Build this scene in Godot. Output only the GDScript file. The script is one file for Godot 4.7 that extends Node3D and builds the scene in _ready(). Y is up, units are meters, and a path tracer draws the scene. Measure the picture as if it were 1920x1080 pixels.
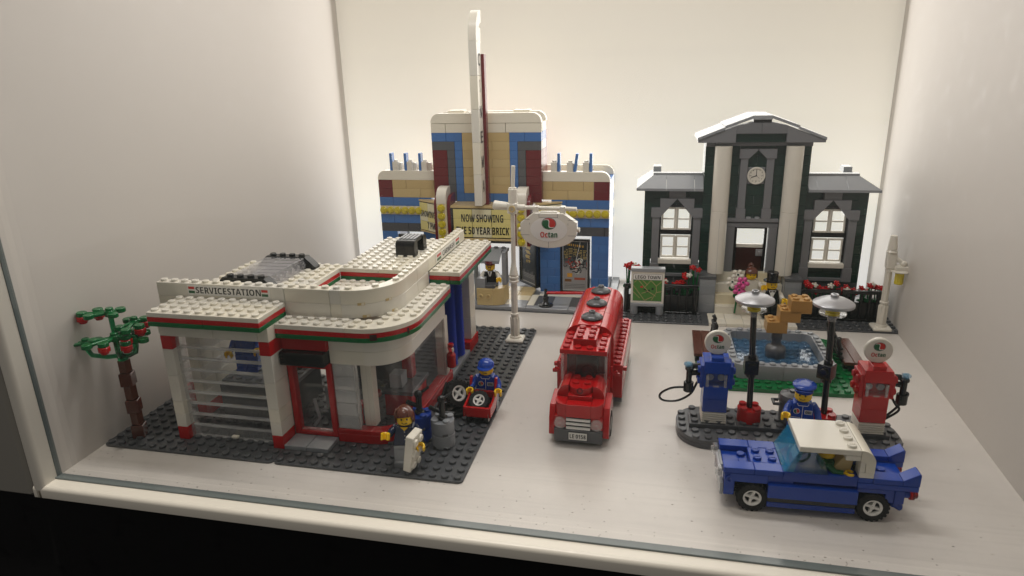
extends Node3D
# Toy-brick town in a glass display case. Lengths are in studs (8 mm) and turned into metres on the way out; x right, y up, z away from the viewer.
const U := 0.008
var M := {}
var cache := {}
var org := Vector3.ZERO
var rng := RandomNumberGenerator.new()
var font_bold: SystemFont
var font_thin: SystemFont

class MB:
	var v := PackedVector3Array()
	var n := PackedVector3Array()
	var t := PackedVector2Array()
	var xf := Transform3D()
	func tri(a: Vector3, b: Vector3, c: Vector3, na: Vector3, nb: Vector3, nc: Vector3, ua := Vector2.ZERO, ub := Vector2.ZERO, uc := Vector2.ZERO) -> void:
		a = xf * a; b = xf * b; c = xf * c
		na = (xf.basis * na).normalized(); nb = (xf.basis * nb).normalized(); nc = (xf.basis * nc).normalized()
		a = Vector3(a.x, a.y, -a.z) * U; b = Vector3(b.x, b.y, -b.z) * U; c = Vector3(c.x, c.y, -c.z) * U
		na.z = -na.z; nb.z = -nb.z; nc.z = -nc.z
		v.append(a); n.append(na); t.append(ua)
		if (b - a).cross(c - a).dot(na + nb + nc) > 0.0:
			v.append(c); v.append(b); n.append(nc); n.append(nb); t.append(uc); t.append(ub)
		else:
			v.append(b); v.append(c); n.append(nb); n.append(nc); t.append(ub); t.append(uc)
	func quad(a: Vector3, b: Vector3, c: Vector3, d: Vector3, m: Vector3) -> void:
		tri(a, b, c, m, m, m, Vector2(0, 1), Vector2(1, 1), Vector2(1, 0)); tri(a, c, d, m, m, m, Vector2(0, 1), Vector2(1, 0), Vector2(0, 0))
	func box(a: Vector3, b: Vector3, ch := 0.035) -> MB:
		var lo := Vector3(minf(a.x, b.x), minf(a.y, b.y), minf(a.z, b.z)); var hi := Vector3(maxf(a.x, b.x), maxf(a.y, b.y), maxf(a.z, b.z))
		ch = minf(ch, 0.3 * minf(hi.x - lo.x, minf(hi.y - lo.y, hi.z - lo.z)))
		var P := func(s: Vector3, ax: int) -> Vector3:
			var p := Vector3()
			for k in 3:
				var e: float = hi[k] if s[k] > 0 else lo[k]
				p[k] = e if k == ax else e - s[k] * ch
			return p
		for ax in 3:
			var bx := (ax + 1) % 3
			var cx := (ax + 2) % 3
			for sa in [-1, 1]:
				var s := Vector3(); s[ax] = sa
				var q := []
				for k in [[-1, -1], [1, -1], [1, 1], [-1, 1]]:
					s[bx] = k[0]; s[cx] = k[1]; q.append(P.call(s, ax))
				var m := Vector3(); m[ax] = sa
				quad(q[0], q[1], q[2], q[3], m)
				if ch <= 0.0: continue
				for sb in [-1, 1]:
					s = Vector3(); s[ax] = sa; s[bx] = sb
					var s2 := s; s[cx] = -1; s2[cx] = 1
					m = Vector3(); m[ax] = sa; m[bx] = sb
					quad(P.call(s, ax), P.call(s, bx), P.call(s2, bx), P.call(s2, ax), m.normalized())
		if ch > 0.0:
			for k in 8:
				var s := Vector3(1 if k & 1 else -1, 1 if k & 2 else -1, 1 if k & 4 else -1)
				var m := s.normalized()
				tri(P.call(s, 0), P.call(s, 1), P.call(s, 2), m, m, m)
		return self
	# profile of (radius, height) turned about the y axis
	func lathe(prof: Array, seg := 16, smooth := false, a0 := 0.0, a1 := TAU) -> MB:
		var ns := []
		for i in prof.size() - 1:
			var d: Vector2 = prof[i + 1] - prof[i]
			ns.append(Vector2(d.y, -d.x).normalized())
		for i in prof.size() - 1:
			var p: Vector2 = prof[i]; var q: Vector2 = prof[i + 1]
			var np: Vector2 = ns[i]; var nq: Vector2 = ns[i]
			if smooth:
				if i > 0: np = (ns[i] + ns[i - 1]).normalized()
				if i < ns.size() - 1: nq = (ns[i] + ns[i + 1]).normalized()
			for k in seg:
				var t0 := a0 + (a1 - a0) * k / seg; var t1 := a0 + (a1 - a0) * (k + 1) / seg
				var c0 := Vector3(cos(t0), 0, sin(t0)); var c1 := Vector3(cos(t1), 0, sin(t1)); var y := Vector3.UP
				var A := c0 * p.x + y * p.y; var B := c1 * p.x + y * p.y; var C := c1 * q.x + y * q.y; var D := c0 * q.x + y * q.y
				var nA := c0 * np.x + y * np.y; var nB := c1 * np.x + y * np.y; var nC := c1 * nq.x + y * nq.y; var nD := c0 * nq.x + y * nq.y
				if p.x > 1e-5: tri(A, B, C, nA, nB, nC)
				if q.x > 1e-5: tri(A, C, D, nA, nC, nD)
		return self
	func cyl(c: Vector3, r: float, h: float, seg := 16, bev := 0.04) -> MB:
		var o := xf; xf = xf * Transform3D(Basis(), c)
		bev = minf(bev, minf(r, h) * 0.3)
		lathe([Vector2(0, 0), Vector2(r - bev, 0), Vector2(r, bev), Vector2(r, h - bev), Vector2(r - bev, h), Vector2(0, h)], seg)
		xf = o
		return self
	func rod(a: Vector3, b: Vector3, r: float, seg := 12, r2 := -1.0) -> MB:
		var o := xf; var y := (b - a).normalized(); var x := y.cross(Vector3(0.31, 0.2, 0.93)).normalized()
		xf = xf * Transform3D(Basis(x, y, x.cross(y)), a)
		var h := (b - a).length(); var e := r if r2 < 0 else r2; var bv := minf(0.04, r * 0.3)
		lathe([Vector2(0, 0), Vector2(r - bv, 0), Vector2(r, bv), Vector2(e, h - bv), Vector2(e - bv, h), Vector2(0, h)], seg)
		xf = o
		return self
	func ball(c: Vector3, r: float, sc := Vector3.ONE, seg := 14) -> MB:
		var o := xf; xf = xf * Transform3D(Basis.from_scale(sc), c)
		var pr := []
		for i in 9: pr.append(Vector2(r * cos(-PI / 2 + PI * i / 8), r * sin(-PI / 2 + PI * i / 8)))
		pr[0].x = 0; pr[8].x = 0
		lathe(pr, seg, true)
		xf = o
		return self
	# outline in x, y pushed from z0 to z1; sides smooth where they turn by less than 35 degrees
	func prism(poly: Array, z0: float, z1: float, bev := 0.03) -> MB:
		var area := 0.0
		var p := poly.duplicate()
		for i in p.size(): area += p[i].cross(p[(i + 1) % p.size()])
		if area < 0: p.reverse()
		var k := p.size()
		var en := []
		for i in k:
			var d: Vector2 = (p[(i + 1) % k] - p[i]).normalized(); en.append(Vector2(d.y, -d.x))
		var inn := []
		for i in k:
			var a: Vector2 = en[(i + k - 1) % k]; var b: Vector2 = en[i]
			var m := a + b
			inn.append(p[i] - m / maxf(0.5, 1.0 + a.dot(b)) * bev)
		var idx := Geometry2D.triangulate_polygon(PackedVector2Array(inn))
		if idx.is_empty(): idx = Geometry2D.triangulate_polygon(PackedVector2Array(p)); inn = p; bev = 0.0
		for s in [[z0, -1.0], [z1, 1.0]]:
			var m := Vector3(0, 0, s[1])
			for i in range(0, idx.size(), 3):
				var a: Vector2 = inn[idx[i]]; var b: Vector2 = inn[idx[i + 1]]; var c: Vector2 = inn[idx[i + 2]]
				tri(Vector3(a.x, a.y, s[0]), Vector3(b.x, b.y, s[0]), Vector3(c.x, c.y, s[0]), m, m, m)
		var za := z0 + bev; var zb := z1 - bev
		for i in k:
			var j := (i + 1) % k
			var a: Vector2 = p[i]; var b: Vector2 = p[j]
			var na: Vector2 = en[i]; var nb: Vector2 = en[i]
			if en[(i + k - 1) % k].dot(en[i]) > 0.82: na = (en[(i + k - 1) % k] + en[i]).normalized()
			if en[j].dot(en[i]) > 0.82: nb = (en[j] + en[i]).normalized()
			var A := Vector3(na.x, na.y, 0); var B := Vector3(nb.x, nb.y, 0)
			tri(Vector3(a.x, a.y, za), Vector3(b.x, b.y, za), Vector3(b.x, b.y, zb), A, B, B)
			tri(Vector3(a.x, a.y, za), Vector3(b.x, b.y, zb), Vector3(a.x, a.y, zb), A, B, A)
			if bev > 0:
				var ia: Vector2 = inn[i]; var ib: Vector2 = inn[j]
				for s in [[z0, za, -1.0], [z1, zb, 1.0]]:
					var m := Vector3(en[i].x, en[i].y, s[2]).normalized()
					quad(Vector3(a.x, a.y, s[1]), Vector3(b.x, b.y, s[1]), Vector3(ib.x, ib.y, s[0]), Vector3(ia.x, ia.y, s[0]), m)
		return self
	func tube(pts: Array, r: float, seg := 8, r1 := -1.0) -> MB:
		var up := Vector3(0.2, 0.9, 0.37).normalized()
		var rings := []
		for i in pts.size():
			var d: Vector3 = (pts[mini(i + 1, pts.size() - 1)] - pts[maxi(i - 1, 0)]).normalized()
			var x := (up - d * up.dot(d)).normalized(); up = x
			rings.append([pts[i], x, d.cross(x), r if r1 < 0 else lerpf(r, r1, float(i) / (pts.size() - 1)), d])
		for i in rings.size() - 1:
			for k in seg:
				var q := []
				for e in [[i, k], [i, k + 1], [i + 1, k + 1], [i + 1, k]]:
					var g: Array = rings[e[0]]; var an: float = TAU * e[1] / seg
					var m: Vector3 = g[1] * cos(an) + g[2] * sin(an)
					q.append([g[0] + m * g[3], m])
				tri(q[0][0], q[1][0], q[2][0], q[0][1], q[1][1], q[2][1]); tri(q[0][0], q[2][0], q[3][0], q[0][1], q[2][1], q[3][1])
		for e in [[0, -1.0], [rings.size() - 1, 1.0]]:
			var g: Array = rings[e[0]]
			for k in seg:
				var a0 := TAU * k / seg; var a1 := TAU * (k + 1) / seg
				var m: Vector3 = g[4] * e[1]
				tri(g[0] + m * g[3] * 0.4, g[0] + (g[1] * cos(a0) + g[2] * sin(a0)) * g[3], g[0] + (g[1] * cos(a1) + g[2] * sin(a1)) * g[3], m, m, m)
		return self
	func mesh() -> ArrayMesh:
		var a := []; a.resize(Mesh.ARRAY_MAX)
		a[Mesh.ARRAY_VERTEX] = v; a[Mesh.ARRAY_NORMAL] = n; a[Mesh.ARRAY_TEX_UV] = t
		var m := ArrayMesh.new(); m.add_surface_from_arrays(Mesh.PRIMITIVE_TRIANGLES, a)
		return m

func gd(p: Vector3) -> Vector3: return Vector3(p.x, p.y, -p.z) * U
func V(x: float, y: float, z: float) -> Vector3: return Vector3(x, y, z)
func arc(c: Vector2, r: float, a0: float, a1: float, k := 8, ry := -1.0) -> Array:
	var o := []
	for i in k + 1:
		var a := deg_to_rad(lerpf(a0, a1, float(i) / k)); o.append(c + Vector2(cos(a) * r, sin(a) * (r if ry < 0 else ry)))
	return o
func face_xf(p: Vector3, yaw := 0.0, pitch := 0.0) -> Transform3D:   # x right, y up; yaw turns the right side away
	return Transform3D(Basis(Vector3.UP, -yaw) * Basis(Vector3.RIGHT, pitch), p)
func on_axis(p: Vector3, y: Vector3) -> Transform3D:
	y = y.normalized(); var x := y.cross(Vector3(0.11, 0.3, 0.94) if absf(y.z) < 0.9 else Vector3(0.1, 0.99, 0)).normalized()
	return Transform3D(Basis(x, y, x.cross(y)), p)
func lying(p: Vector3) -> Transform3D: return Transform3D(Basis(Vector3.RIGHT, Vector3.BACK, Vector3.DOWN), p)   # prism outline (x, y) -> (x, z), pushed down

func numbered(called: String) -> String:
	if not has_node(NodePath(called)): return called
	var k := 1
	while has_node(NodePath("%s_%03d" % [called, k])): k += 1
	return "%s_%03d" % [called, k]
# a thing: a node at its base; with world = true its pieces are given in the case's own studs
func thing(called: String, label: String, category: String, at: Vector3, yaw := 0.0, group := "", world := false) -> Node3D:
	var o := Node3D.new(); o.name = numbered(called); add_child(o)
	o.position = gd(at); o.rotation.y = yaw
	o.set_meta("label", label); o.set_meta("category", category)
	if group: o.set_meta("group", group)
	org = at if world else Vector3.ZERO
	return o
func put(parent: Node, called: String, mesh: Mesh, mat: Material, at := Vector3.ZERO, yaw := 0.0) -> MeshInstance3D:
	var m := MeshInstance3D.new(); m.name = called; m.mesh = mesh; m.material_override = mat
	if parent == self: m.name = numbered(called)
	parent.add_child(m, true)
	m.position = gd(at - (org if parent.get_parent() == self else Vector3.ZERO)); m.rotation.y = yaw
	return m
func mi(parent: Node, called: String, b: MB, mat: Material) -> MeshInstance3D: return put(parent, called, b.mesh(), mat)
func grp(parent: Node, called: String) -> Node3D:
	var o := Node3D.new(); o.name = called; parent.add_child(o, true); o.position = gd(-org) if parent.get_parent() == self else Vector3.ZERO
	return o
func struct(called: String, b: MB, mat: Material) -> MeshInstance3D:
	org = Vector3.ZERO
	var m := put(self, called, b.mesh(), mat); m.set_meta("kind", "structure")
	return m
func single(called: String, b: MB, mat: Material, label: String, category: String, at: Vector3, group := "", yaw := 0.0) -> MeshInstance3D:
	org = Vector3.ZERO
	var m := put(self, called, b.mesh(), mat, at, yaw); m.set_meta("label", label); m.set_meta("category", category)
	if group: m.set_meta("group", group)
	return m

const STUD := [Vector2(0.3, 0), Vector2(0.3, 0.165), Vector2(0.262, 0.205), Vector2(0, 0.205)]
func stud(b: MB, p: Vector3, dir := Vector3.UP, seg := 14) -> void:
	var o := b.xf; b.xf = b.xf * (Transform3D(Basis(), p) if dir == Vector3.UP else on_axis(p, dir)); b.lathe(STUD, seg); b.xf = o
# a brick, plate or tile w x h x d with its moulded studs, shared between all of its size
func brick_mesh(w: float, d: float, h: float, studs: int, logo := false) -> ArrayMesh:
	var key := "b%.3f/%.3f/%.3f/%d%s" % [w, d, h, studs, logo]
	if cache.has(key): return cache[key]
	var b := MB.new(); var g := 0.014
	b.box(V(g, 0.004, g), V(w - g, h - 0.004, d - g))
	if studs:
		var nx := maxi(1, roundi(w)); var nz := maxi(1, roundi(d))
		for i in nx:
			for k in nz:
				var p := V((i + 0.5) * w / nx, h - 0.01, (k + 0.5) * d / nz)
				stud(b, p)
				if logo: lettering(b, "LEGO", 0.44, 0.15, Transform3D(Basis(Vector3.RIGHT, Vector3.BACK, Vector3.DOWN), p + V(0, 0.206, 0)), 0.03)
	cache[key] = b.mesh()
	return cache[key]
func bk(parent: Node, mat, x: float, y: float, z: float, w: float, d: float, h := 1.2, studs := 0, called := "", yaw := 0.0, logo := false) -> MeshInstance3D:
	if called == "": called = "brick" if h > 0.9 else ("plate" if studs else "tile")
	return put(parent, called, brick_mesh(w, d, h, studs, logo), mat if mat is Material else M[mat], V(x, y, z), yaw)
# courses of bricks along x: each run is [x0, x1, material], cut into bricks of at most `most` studs, joints staggered
func course(parent: Node, y: float, z: float, runs: Array, d := 1.0, h := 1.2, most := 4.0, shift := 0.0, studs := 0, along_z := false) -> void:
	for r in runs:
		var x: float = r[0]; var first := true
		while x < r[1] - 0.05:
			var w := minf(most if not first or shift == 0.0 else maxf(1.0, most - shift), r[1] - x)
			if r[1] - x - w < 0.6: w = r[1] - x
			if along_z: bk(parent, r[2], z, y, x, d, w, h, studs)
			else: bk(parent, r[2], x, y, z, w, d, h, studs)
			x += w; first = false
# letters of height h (cap height) fitted to width w if w > 0, standing in the x, y plane of xf, raised towards the viewer
func lettering(b: MB, text: String, w: float, h: float, xf: Transform3D, depth := 0.02, bold := true) -> void:
	var key := "t" + text + str(bold)
	if not cache.has(key):
		var tm := TextMesh.new(); tm.font = font_bold if bold else font_thin; tm.text = text; tm.font_size = 48; tm.depth = 1.0; tm.pixel_size = 0.01; tm.curve_step = 3.0
		var a: Array = tm.get_mesh_arrays()
		cache[key] = [a[Mesh.ARRAY_VERTEX], a[Mesh.ARRAY_INDEX]]
	var vs: PackedVector3Array = cache[key][0]; var ix: PackedInt32Array = cache[key][1]
	var lo := Vector3.INF; var hi := -Vector3.INF
	for p in vs: lo = lo.min(p); hi = hi.max(p)
	var sy := h / (hi.y - lo.y); var sx := w / (hi.x - lo.x) if w > 0 else sy
	var o := b.xf; b.xf = b.xf * xf
	for i in range(0, ix.size(), 3):
		var q := []
		for k in 3:
			var p := (vs[ix[i + k]] - (lo + hi) / 2)
			q.append(V(p.x * sx, p.y * sy, -depth if p.z > 0 else 0.0))
		var m: Vector3 = (q[1] - q[0]).cross(q[2] - q[0])
		if m.length() < 1e-9: continue
		m = m.normalized()
		var g: Vector3 = (vs[ix[i + 1]] - vs[ix[i]]).cross(vs[ix[i + 2]] - vs[ix[i]])
		# keep the side that TextMesh shows: clockwise seen from outside, then mirrored in z
		if Vector3(g.x, g.y, -g.z).dot(m) > 0: m = -m
		b.tri(q[0], q[1], q[2], m, m, m)
	b.xf = o
func text_on(parent: Node, text: String, w: float, h: float, xf: Transform3D, mat: Material, called := "lettering", depth := 0.02, bold := true) -> void:
	var b := MB.new(); lettering(b, text, w, h, xf, depth, bold); mi(parent, called, b, mat)
func noise_image(size: int, freq: float, lo: float, hi: float, seed_: int, octaves := 4) -> ImageTexture:
	var f := FastNoiseLite.new(); f.seed = seed_; f.frequency = freq; f.fractal_octaves = octaves
	var im := f.get_seamless_image(size, size)
	for y in size:
		for x in size:
			var c := lerpf(lo, hi, im.get_pixel(x, y).r); im.set_pixel(x, y, Color(c, c, c))
	im.convert(Image.FORMAT_RGB8)
	return ImageTexture.create_from_image(im)
func plastic(r: int, g: int, b: int, rough := 0.24, metal := 0.0) -> StandardMaterial3D:
	var m := StandardMaterial3D.new(); m.albedo_color = Color8(r, g, b); m.roughness = rough; m.metallic = metal
	m.roughness_texture = M.smudge; m.roughness_texture_channel = BaseMaterial3D.TEXTURE_CHANNEL_RED
	m.uv1_triplanar = true; m.uv1_world_triplanar = true; m.uv1_scale = Vector3.ONE * 14.0
	return m
func clear(r: int, g: int, b: int, alpha: float) -> StandardMaterial3D:
	var m := StandardMaterial3D.new(); m.albedo_color = Color(Color8(r, g, b), alpha); m.roughness = 0.04; m.transparency = BaseMaterial3D.TRANSPARENCY_ALPHA
	return m
func glassy(r: int, g: int, b: int) -> StandardMaterial3D:   # solid tinted clear plastic
	var m := StandardMaterial3D.new(); m.albedo_color = Color(Color8(r, g, b), 0.08); m.roughness = 0.05
	m.refraction_enabled = true; m.refraction_scale = 0.05
	return m
func make_materials() -> void:
	M.smudge = noise_image(256, 0.012, 0.7, 1.5, 3)
	M.white = plastic(226, 221, 208); M.white_b = plastic(229, 223, 206); M.white_c = plastic(222, 218, 207)
	M.lbg = plastic(150, 153, 156); M.lbg_b = plastic(144, 147, 151); M.dbg = plastic(88, 89, 92); M.dbg_b = plastic(80, 81, 84); M.base = plastic(74, 76, 79, 0.3)
	M.red = plastic(186, 14, 18, 0.2); M.red_b = plastic(178, 12, 17, 0.22); M.dark_red = plastic(104, 14, 22); M.green = plastic(0, 102, 50); M.dark_green = plastic(14, 46, 37); M.dark_green_b = plastic(17, 50, 40)
	M.tan = plastic(201, 178, 126); M.tan_b = plastic(196, 172, 120); M.cream = plastic(226, 214, 182); M.med_blue = plastic(70, 118, 182); M.med_blue_b = plastic(66, 112, 175)
	M.blue = plastic(14, 62, 158); M.blue_b = plastic(12, 56, 148); M.dark_blue = plastic(22, 36, 66); M.yellow = plastic(246, 200, 24); M.black = plastic(20, 20, 21); M.rubber = plastic(22, 22, 22, 0.75)
	M.brown = plastic(92, 48, 34); M.brown_b = plastic(84, 42, 30); M.dark_brown = plastic(54, 22, 18); M.gold = plastic(178, 136, 74, 0.36, 0.3); M.silver = plastic(172, 172, 175, 0.34, 0.5); M.trim = plastic(122, 123, 126); M.trim_b = plastic(115, 116, 119); M.pink = plastic(226, 92, 158); M.print_white = plastic(232, 230, 224, 0.4)
	M.bristle = plastic(10, 48, 165, 0.6); M.sign_yellow = plastic(228, 216, 140); M.sign_cream = plastic(232, 226, 190); M.logo_red = plastic(196, 38, 28, 0.35); M.logo_green = plastic(16, 92, 48, 0.35)
	M.print_black = plastic(18, 18, 18, 0.4); M.map_green = plastic(72, 128, 48, 0.4); M.map_road = plastic(172, 156, 104, 0.4); M.poster_dark = plastic(46, 52, 58, 0.3)
	M.clear = clear(235, 238, 240, 0.02); M.clear.metallic_specular = 0.34; M.rail = clear(224, 224, 222, 0.42); M.frost = clear(225, 225, 222, 0.2); M.smoke_clear = clear(190, 190, 196, 0.2)
	M.tr_green = glassy(16, 140, 84); M.tr_red = glassy(200, 20, 20); M.tr_yellow = clear(236, 216, 20, 0.72); M.tr_blue = clear(40, 150, 190, 0.34); M.tr_water = clear(70, 120, 160, 0.4); M.tr_orange = clear(214, 196, 30, 0.85)

func _ready() -> void:
	rng.seed = 7
	font_bold = SystemFont.new(); font_bold.font_names = PackedStringArray(["Droid Sans"]); font_bold.font_weight = 700
	font_thin = SystemFont.new(); font_thin.font_names = PackedStringArray(["Droid Sans"])
	# camera: a phone held in front of the glass, turned a little left, down and tilted
	var cam := Camera3D.new(); cam.name = "camera"; add_child(cam)
	var yaw := -0.22237; var pitch := 0.31453; var roll := -0.025845
	var un := func(d: Vector3) -> Vector3:
		var y := cos(pitch) * d.y - sin(pitch) * d.z; var z := sin(pitch) * d.y + cos(pitch) * d.z
		var w := Vector3(cos(yaw) * d.x + sin(yaw) * z, y, -sin(yaw) * d.x + cos(yaw) * z)
		return Vector3(w.x, w.y, -w.z)
	var rgt: Vector3 = un.call(Vector3(cos(roll), sin(roll), 0)); var upv: Vector3 = un.call(Vector3(-sin(roll), cos(roll), 0)); var fwd: Vector3 = un.call(Vector3(0, 0, 1))
	cam.transform = Transform3D(Basis(rgt, upv, -fwd), gd(V(45.938, 30.176, -42.697)))
	cam.fov = rad_to_deg(2.0 * atan(540.0 / 1280.0)); cam.near = 0.01; cam.far = 20.0; cam.current = true
	# the dim exhibition room outside
	var env := Environment.new(); env.background_mode = Environment.BG_COLOR; env.background_color = Color(0.42, 0.41, 0.4)
	env.tonemap_mode = Environment.TONE_MAPPER_LINEAR; env.tonemap_exposure = 1.0; env.sdfgi_enabled = true; env.ssao_enabled = true; env.ssil_enabled = true
	var we := WorldEnvironment.new(); we.name = "environment"; we.environment = env; add_child(we)
	# light: the glowing back wall, a strip lamp in the case's ceiling and a spotlight on the exhibition room's ceiling
	area("back_panel_light", V(36.5, 32, 52.0), V(36.5, 32, 0), Vector2(72, 62), PANEL_E, Color(1.0, 0.99, 0.975))
	area("case_lamp_light", V(34, 61.0, 15), V(34, 0, 16), Vector2(40, 5), LAMP_E, Color(1.0, 0.99, 0.98))
	var sp := SpotLight3D.new(); sp.name = "room_spot_light"; add_child(sp); sp.position = gd(V(12, 200, -27)); sp.look_at(gd(V(18, 0, -4)), Vector3.UP)
	sp.light_energy = SPOT_E; sp.light_color = Color(1.0, 0.965, 0.91); sp.spot_angle = 17; sp.light_size = 0.03; sp.spot_range = 12.0; sp.spot_attenuation = 2.0; sp.shadow_enabled = true
	make_materials()
	build_case()
	build_station()
	build_station_props()
	build_cinema()
	build_town_hall()
	build_fountain()
	build_pumps()
	build_truck()
	build_car()

const PANEL_E := 0.55
const LAMP_E := 7.0
const SPOT_E := 1.5
func area(called: String, at: Vector3, towards: Vector3, size: Vector2, e: float, col: Color) -> void:
	var l := AreaLight3D.new(); l.name = called; add_child(l); l.position = gd(at)
	l.look_at(gd(towards), Vector3.UP if absf(towards.y - at.y) < 30 else Vector3.FORWARD)
	l.area_size = size * U; l.light_energy = e; l.light_color = col; l.area_normalize_energy = false; l.shadow_enabled = true; l.area_range = 6.0

func build_case() -> void:
	var floor_mat := plastic(214, 209, 203, 0.26)
	var f := FastNoiseLite.new(); f.seed = 11; f.frequency = 0.02
	var im := Image.create(1024, 768, false, Image.FORMAT_RGB8)   # dust, wipe marks along the front and specks
	for y in 768:
		var front := clampf((y - 520) / 200.0, 0.0, 1.0)
		for x in 1024:
			var c := 0.985 - 0.012 * (f.get_noise_2d(x, y) + 0.6 * f.get_noise_2d(x * 4, y * 4))
			c -= front * 0.05 * maxf(0.0, f.get_noise_2d(x * 0.25 + 900, y * 7) - 0.05)
			im.set_pixel(x, y, Color(c, c * 0.997, c * 0.992))
	for k in 420:
		var px := rng.randi_range(2, 1020); var py := 767 - int(pow(rng.randf(), 2.2) * 500) - 2; var d := rng.randf_range(0.4, 0.85)
		im.set_pixel(px, clampi(py, 0, 767), Color(d, d * 0.97, d * 0.93))
		if k % 5 == 0: im.set_pixel(px + 1, clampi(py, 0, 767), Color(d + 0.1, d + 0.08, d + 0.05))
	floor_mat.uv1_triplanar = false; floor_mat.uv1_world_triplanar = false; floor_mat.uv1_scale = Vector3.ONE; floor_mat.roughness_texture = null
	floor_mat.albedo_texture = ImageTexture.create_from_image(im)
	var b := MB.new(); b.quad(V(-0.6, 0, -4.3), V(73.8, 0, -4.3), V(73.8, 0, 53.9), V(-0.6, 0, 53.9), Vector3.UP); b.box(V(-0.6, -2, -4.3), V(73.8, -0.05, 53.9), 0.0)
	struct("floor", b, floor_mat)
	var wall_mat := plastic(198, 192, 185, 0.6)
	b = MB.new(); b.box(V(-2.2, 0, -4.25), V(-0.15, 64, 53.4), 0.0); struct("left_wall", b, wall_mat)
	b = MB.new()
	b.xf = Transform3D(Basis(V(sin(0.032), 0, cos(0.032)), Vector3.UP, V(-cos(0.032), 0, sin(0.032))), V(71.5, 0, -4.25)); b.box(V(0, 0, -2.2), V(57.8, 64, 0), 0.0); struct("right_wall", b, wall_mat)
	b = MB.new(); b.box(V(-2.2, 62, -4.25), V(75.5, 64, 53.4), 0.0); struct("ceiling", b, wall_mat)
	# the back wall is a light box: an opal panel before a white backing
	b = MB.new(); b.box(V(-2.2, -2, 53.9), V(76, 64, 55), 0.0); struct("back_wall", b, wall_mat)
	var glow := StandardMaterial3D.new(); glow.albedo_color = Color8(225, 220, 208); glow.roughness = 0.5; glow.emission_enabled = true
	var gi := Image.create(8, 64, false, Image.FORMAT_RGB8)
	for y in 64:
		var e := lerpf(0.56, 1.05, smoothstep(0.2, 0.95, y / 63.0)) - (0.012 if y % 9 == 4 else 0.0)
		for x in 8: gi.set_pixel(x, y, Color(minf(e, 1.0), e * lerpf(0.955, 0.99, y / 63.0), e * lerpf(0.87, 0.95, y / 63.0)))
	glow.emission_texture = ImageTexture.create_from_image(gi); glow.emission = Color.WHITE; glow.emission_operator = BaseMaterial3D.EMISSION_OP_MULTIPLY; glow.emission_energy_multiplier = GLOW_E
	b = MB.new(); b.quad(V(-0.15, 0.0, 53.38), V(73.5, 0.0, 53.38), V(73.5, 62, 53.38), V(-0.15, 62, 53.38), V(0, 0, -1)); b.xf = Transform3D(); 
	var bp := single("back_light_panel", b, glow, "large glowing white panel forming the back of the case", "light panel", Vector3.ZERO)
	bp.set_meta("kind", "thing")
	var lamp := StandardMaterial3D.new(); lamp.albedo_color = Color(0.9, 0.9, 0.88); lamp.emission_enabled = true; lamp.emission = Color(1, 0.95, 0.88); lamp.emission_energy_multiplier = 1.0
	b = MB.new(); b.box(V(14, 61.2, 12.5), V(54, 62, 17.5), 0.1); single("ceiling_lamp", b, lamp, "long strip lamp under the ceiling of the case", "lamp", Vector3.ZERO)
	# glass front, its channel, and the white frame outside it
	b = MB.new(); b.box(V(-0.1, 0.02, -4.6), V(71.4, 61.9, -4.3), 0.03)
	single("glass_pane", b, clear(225, 240, 234, 0.015), "clear sheet of glass closing the front of the case", "glass pane", Vector3.ZERO)
	var ch := plastic(104, 112, 112, 0.15)
	b = MB.new(); b.box(V(-0.12, 0.0, -4.95), V(71.5, 0.14, -4.28), 0.03); struct("floor_channel_strip", b, ch)
	b = MB.new(); b.box(V(-0.16, 0.1, -4.75), V(0.06, 62, -4.3), 0.02); struct("left_wall_channel_strip", b, ch)
	var fr := plastic(224, 219, 208, 0.38)
	var o := thing("case_surround", "white rounded frame round the glass front of the display case", "case frame", V(36, -1, -6), 0, "", true)
	var lip := [Vector2(-4.6, -0.98), Vector2(-4.6, 0.0), Vector2(-5.75, 0.0)]
	lip.append_array(arc(Vector2(-5.75, -0.35), 0.35, 90, 180, 6)); lip.append(Vector2(-6.1, -0.98))
	b = MB.new(); b.xf = Transform3D(Basis(V(0, 0, 1), Vector3.UP, V(1, 0, 0)), V(-1.05, 0, 0)); b.prism(lip, 0, 76, 0.0); mi(o, "sill", b, fr)
	var post := [Vector2(0.0, -4.6), Vector2(-1.05, -4.6), Vector2(-1.05, -5.8)]
	post.append_array(arc(Vector2(-0.75, -5.8), 0.3, 180, 270, 5)); post.append_array(arc(Vector2(-0.35, -5.75), 0.35, 270, 360, 6))
	b = MB.new(); b.xf = Transform3D(Basis(V(1, 0, 0), V(0, 0, 1), V(0, 1, 0)), V(0, 0, 0)); b.prism(post, -0.98, 64, 0.0); mi(o, "post", b, fr)
	b = MB.new(); b.box(V(-1.05, 60.5, -6.1), V(76, 66, -4.6), 0.2); mi(o, "header", b, fr)
	b = MB.new(); b.box(V(71.6, 0.0, -6.1), V(76, 60.5, -4.6), 0.2); mi(o, "post", b, fr)
	b = MB.new(); b.box(V(-30, -1.1, -6.0), V(-1.35, 66, 20), 0.25); single("neighbouring_cabinet", b, plastic(150, 147, 140, 0.4), "grey white side of the next cabinet left of the case", "cabinet", Vector3.ZERO)
	var dark := plastic(14, 14, 15, 0.6)
	b = MB.new(); b.box(V(-60, -70, -5.2), V(140, -1.12, 40), 0.0); single("case_plinth", b, dark, "black plinth under the display case", "plinth", Vector3.ZERO)
	b = MB.new(); b.box(V(-300, -71, -400), V(400, -70, 300), 0.0); struct("ground", b, dark)
	# a printed card lying behind the garage
	var card := thing("label_card", "small white card printed 1-01 lying behind the garage", "card", V(8.5, 0, 17.6), 0.0)
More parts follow.
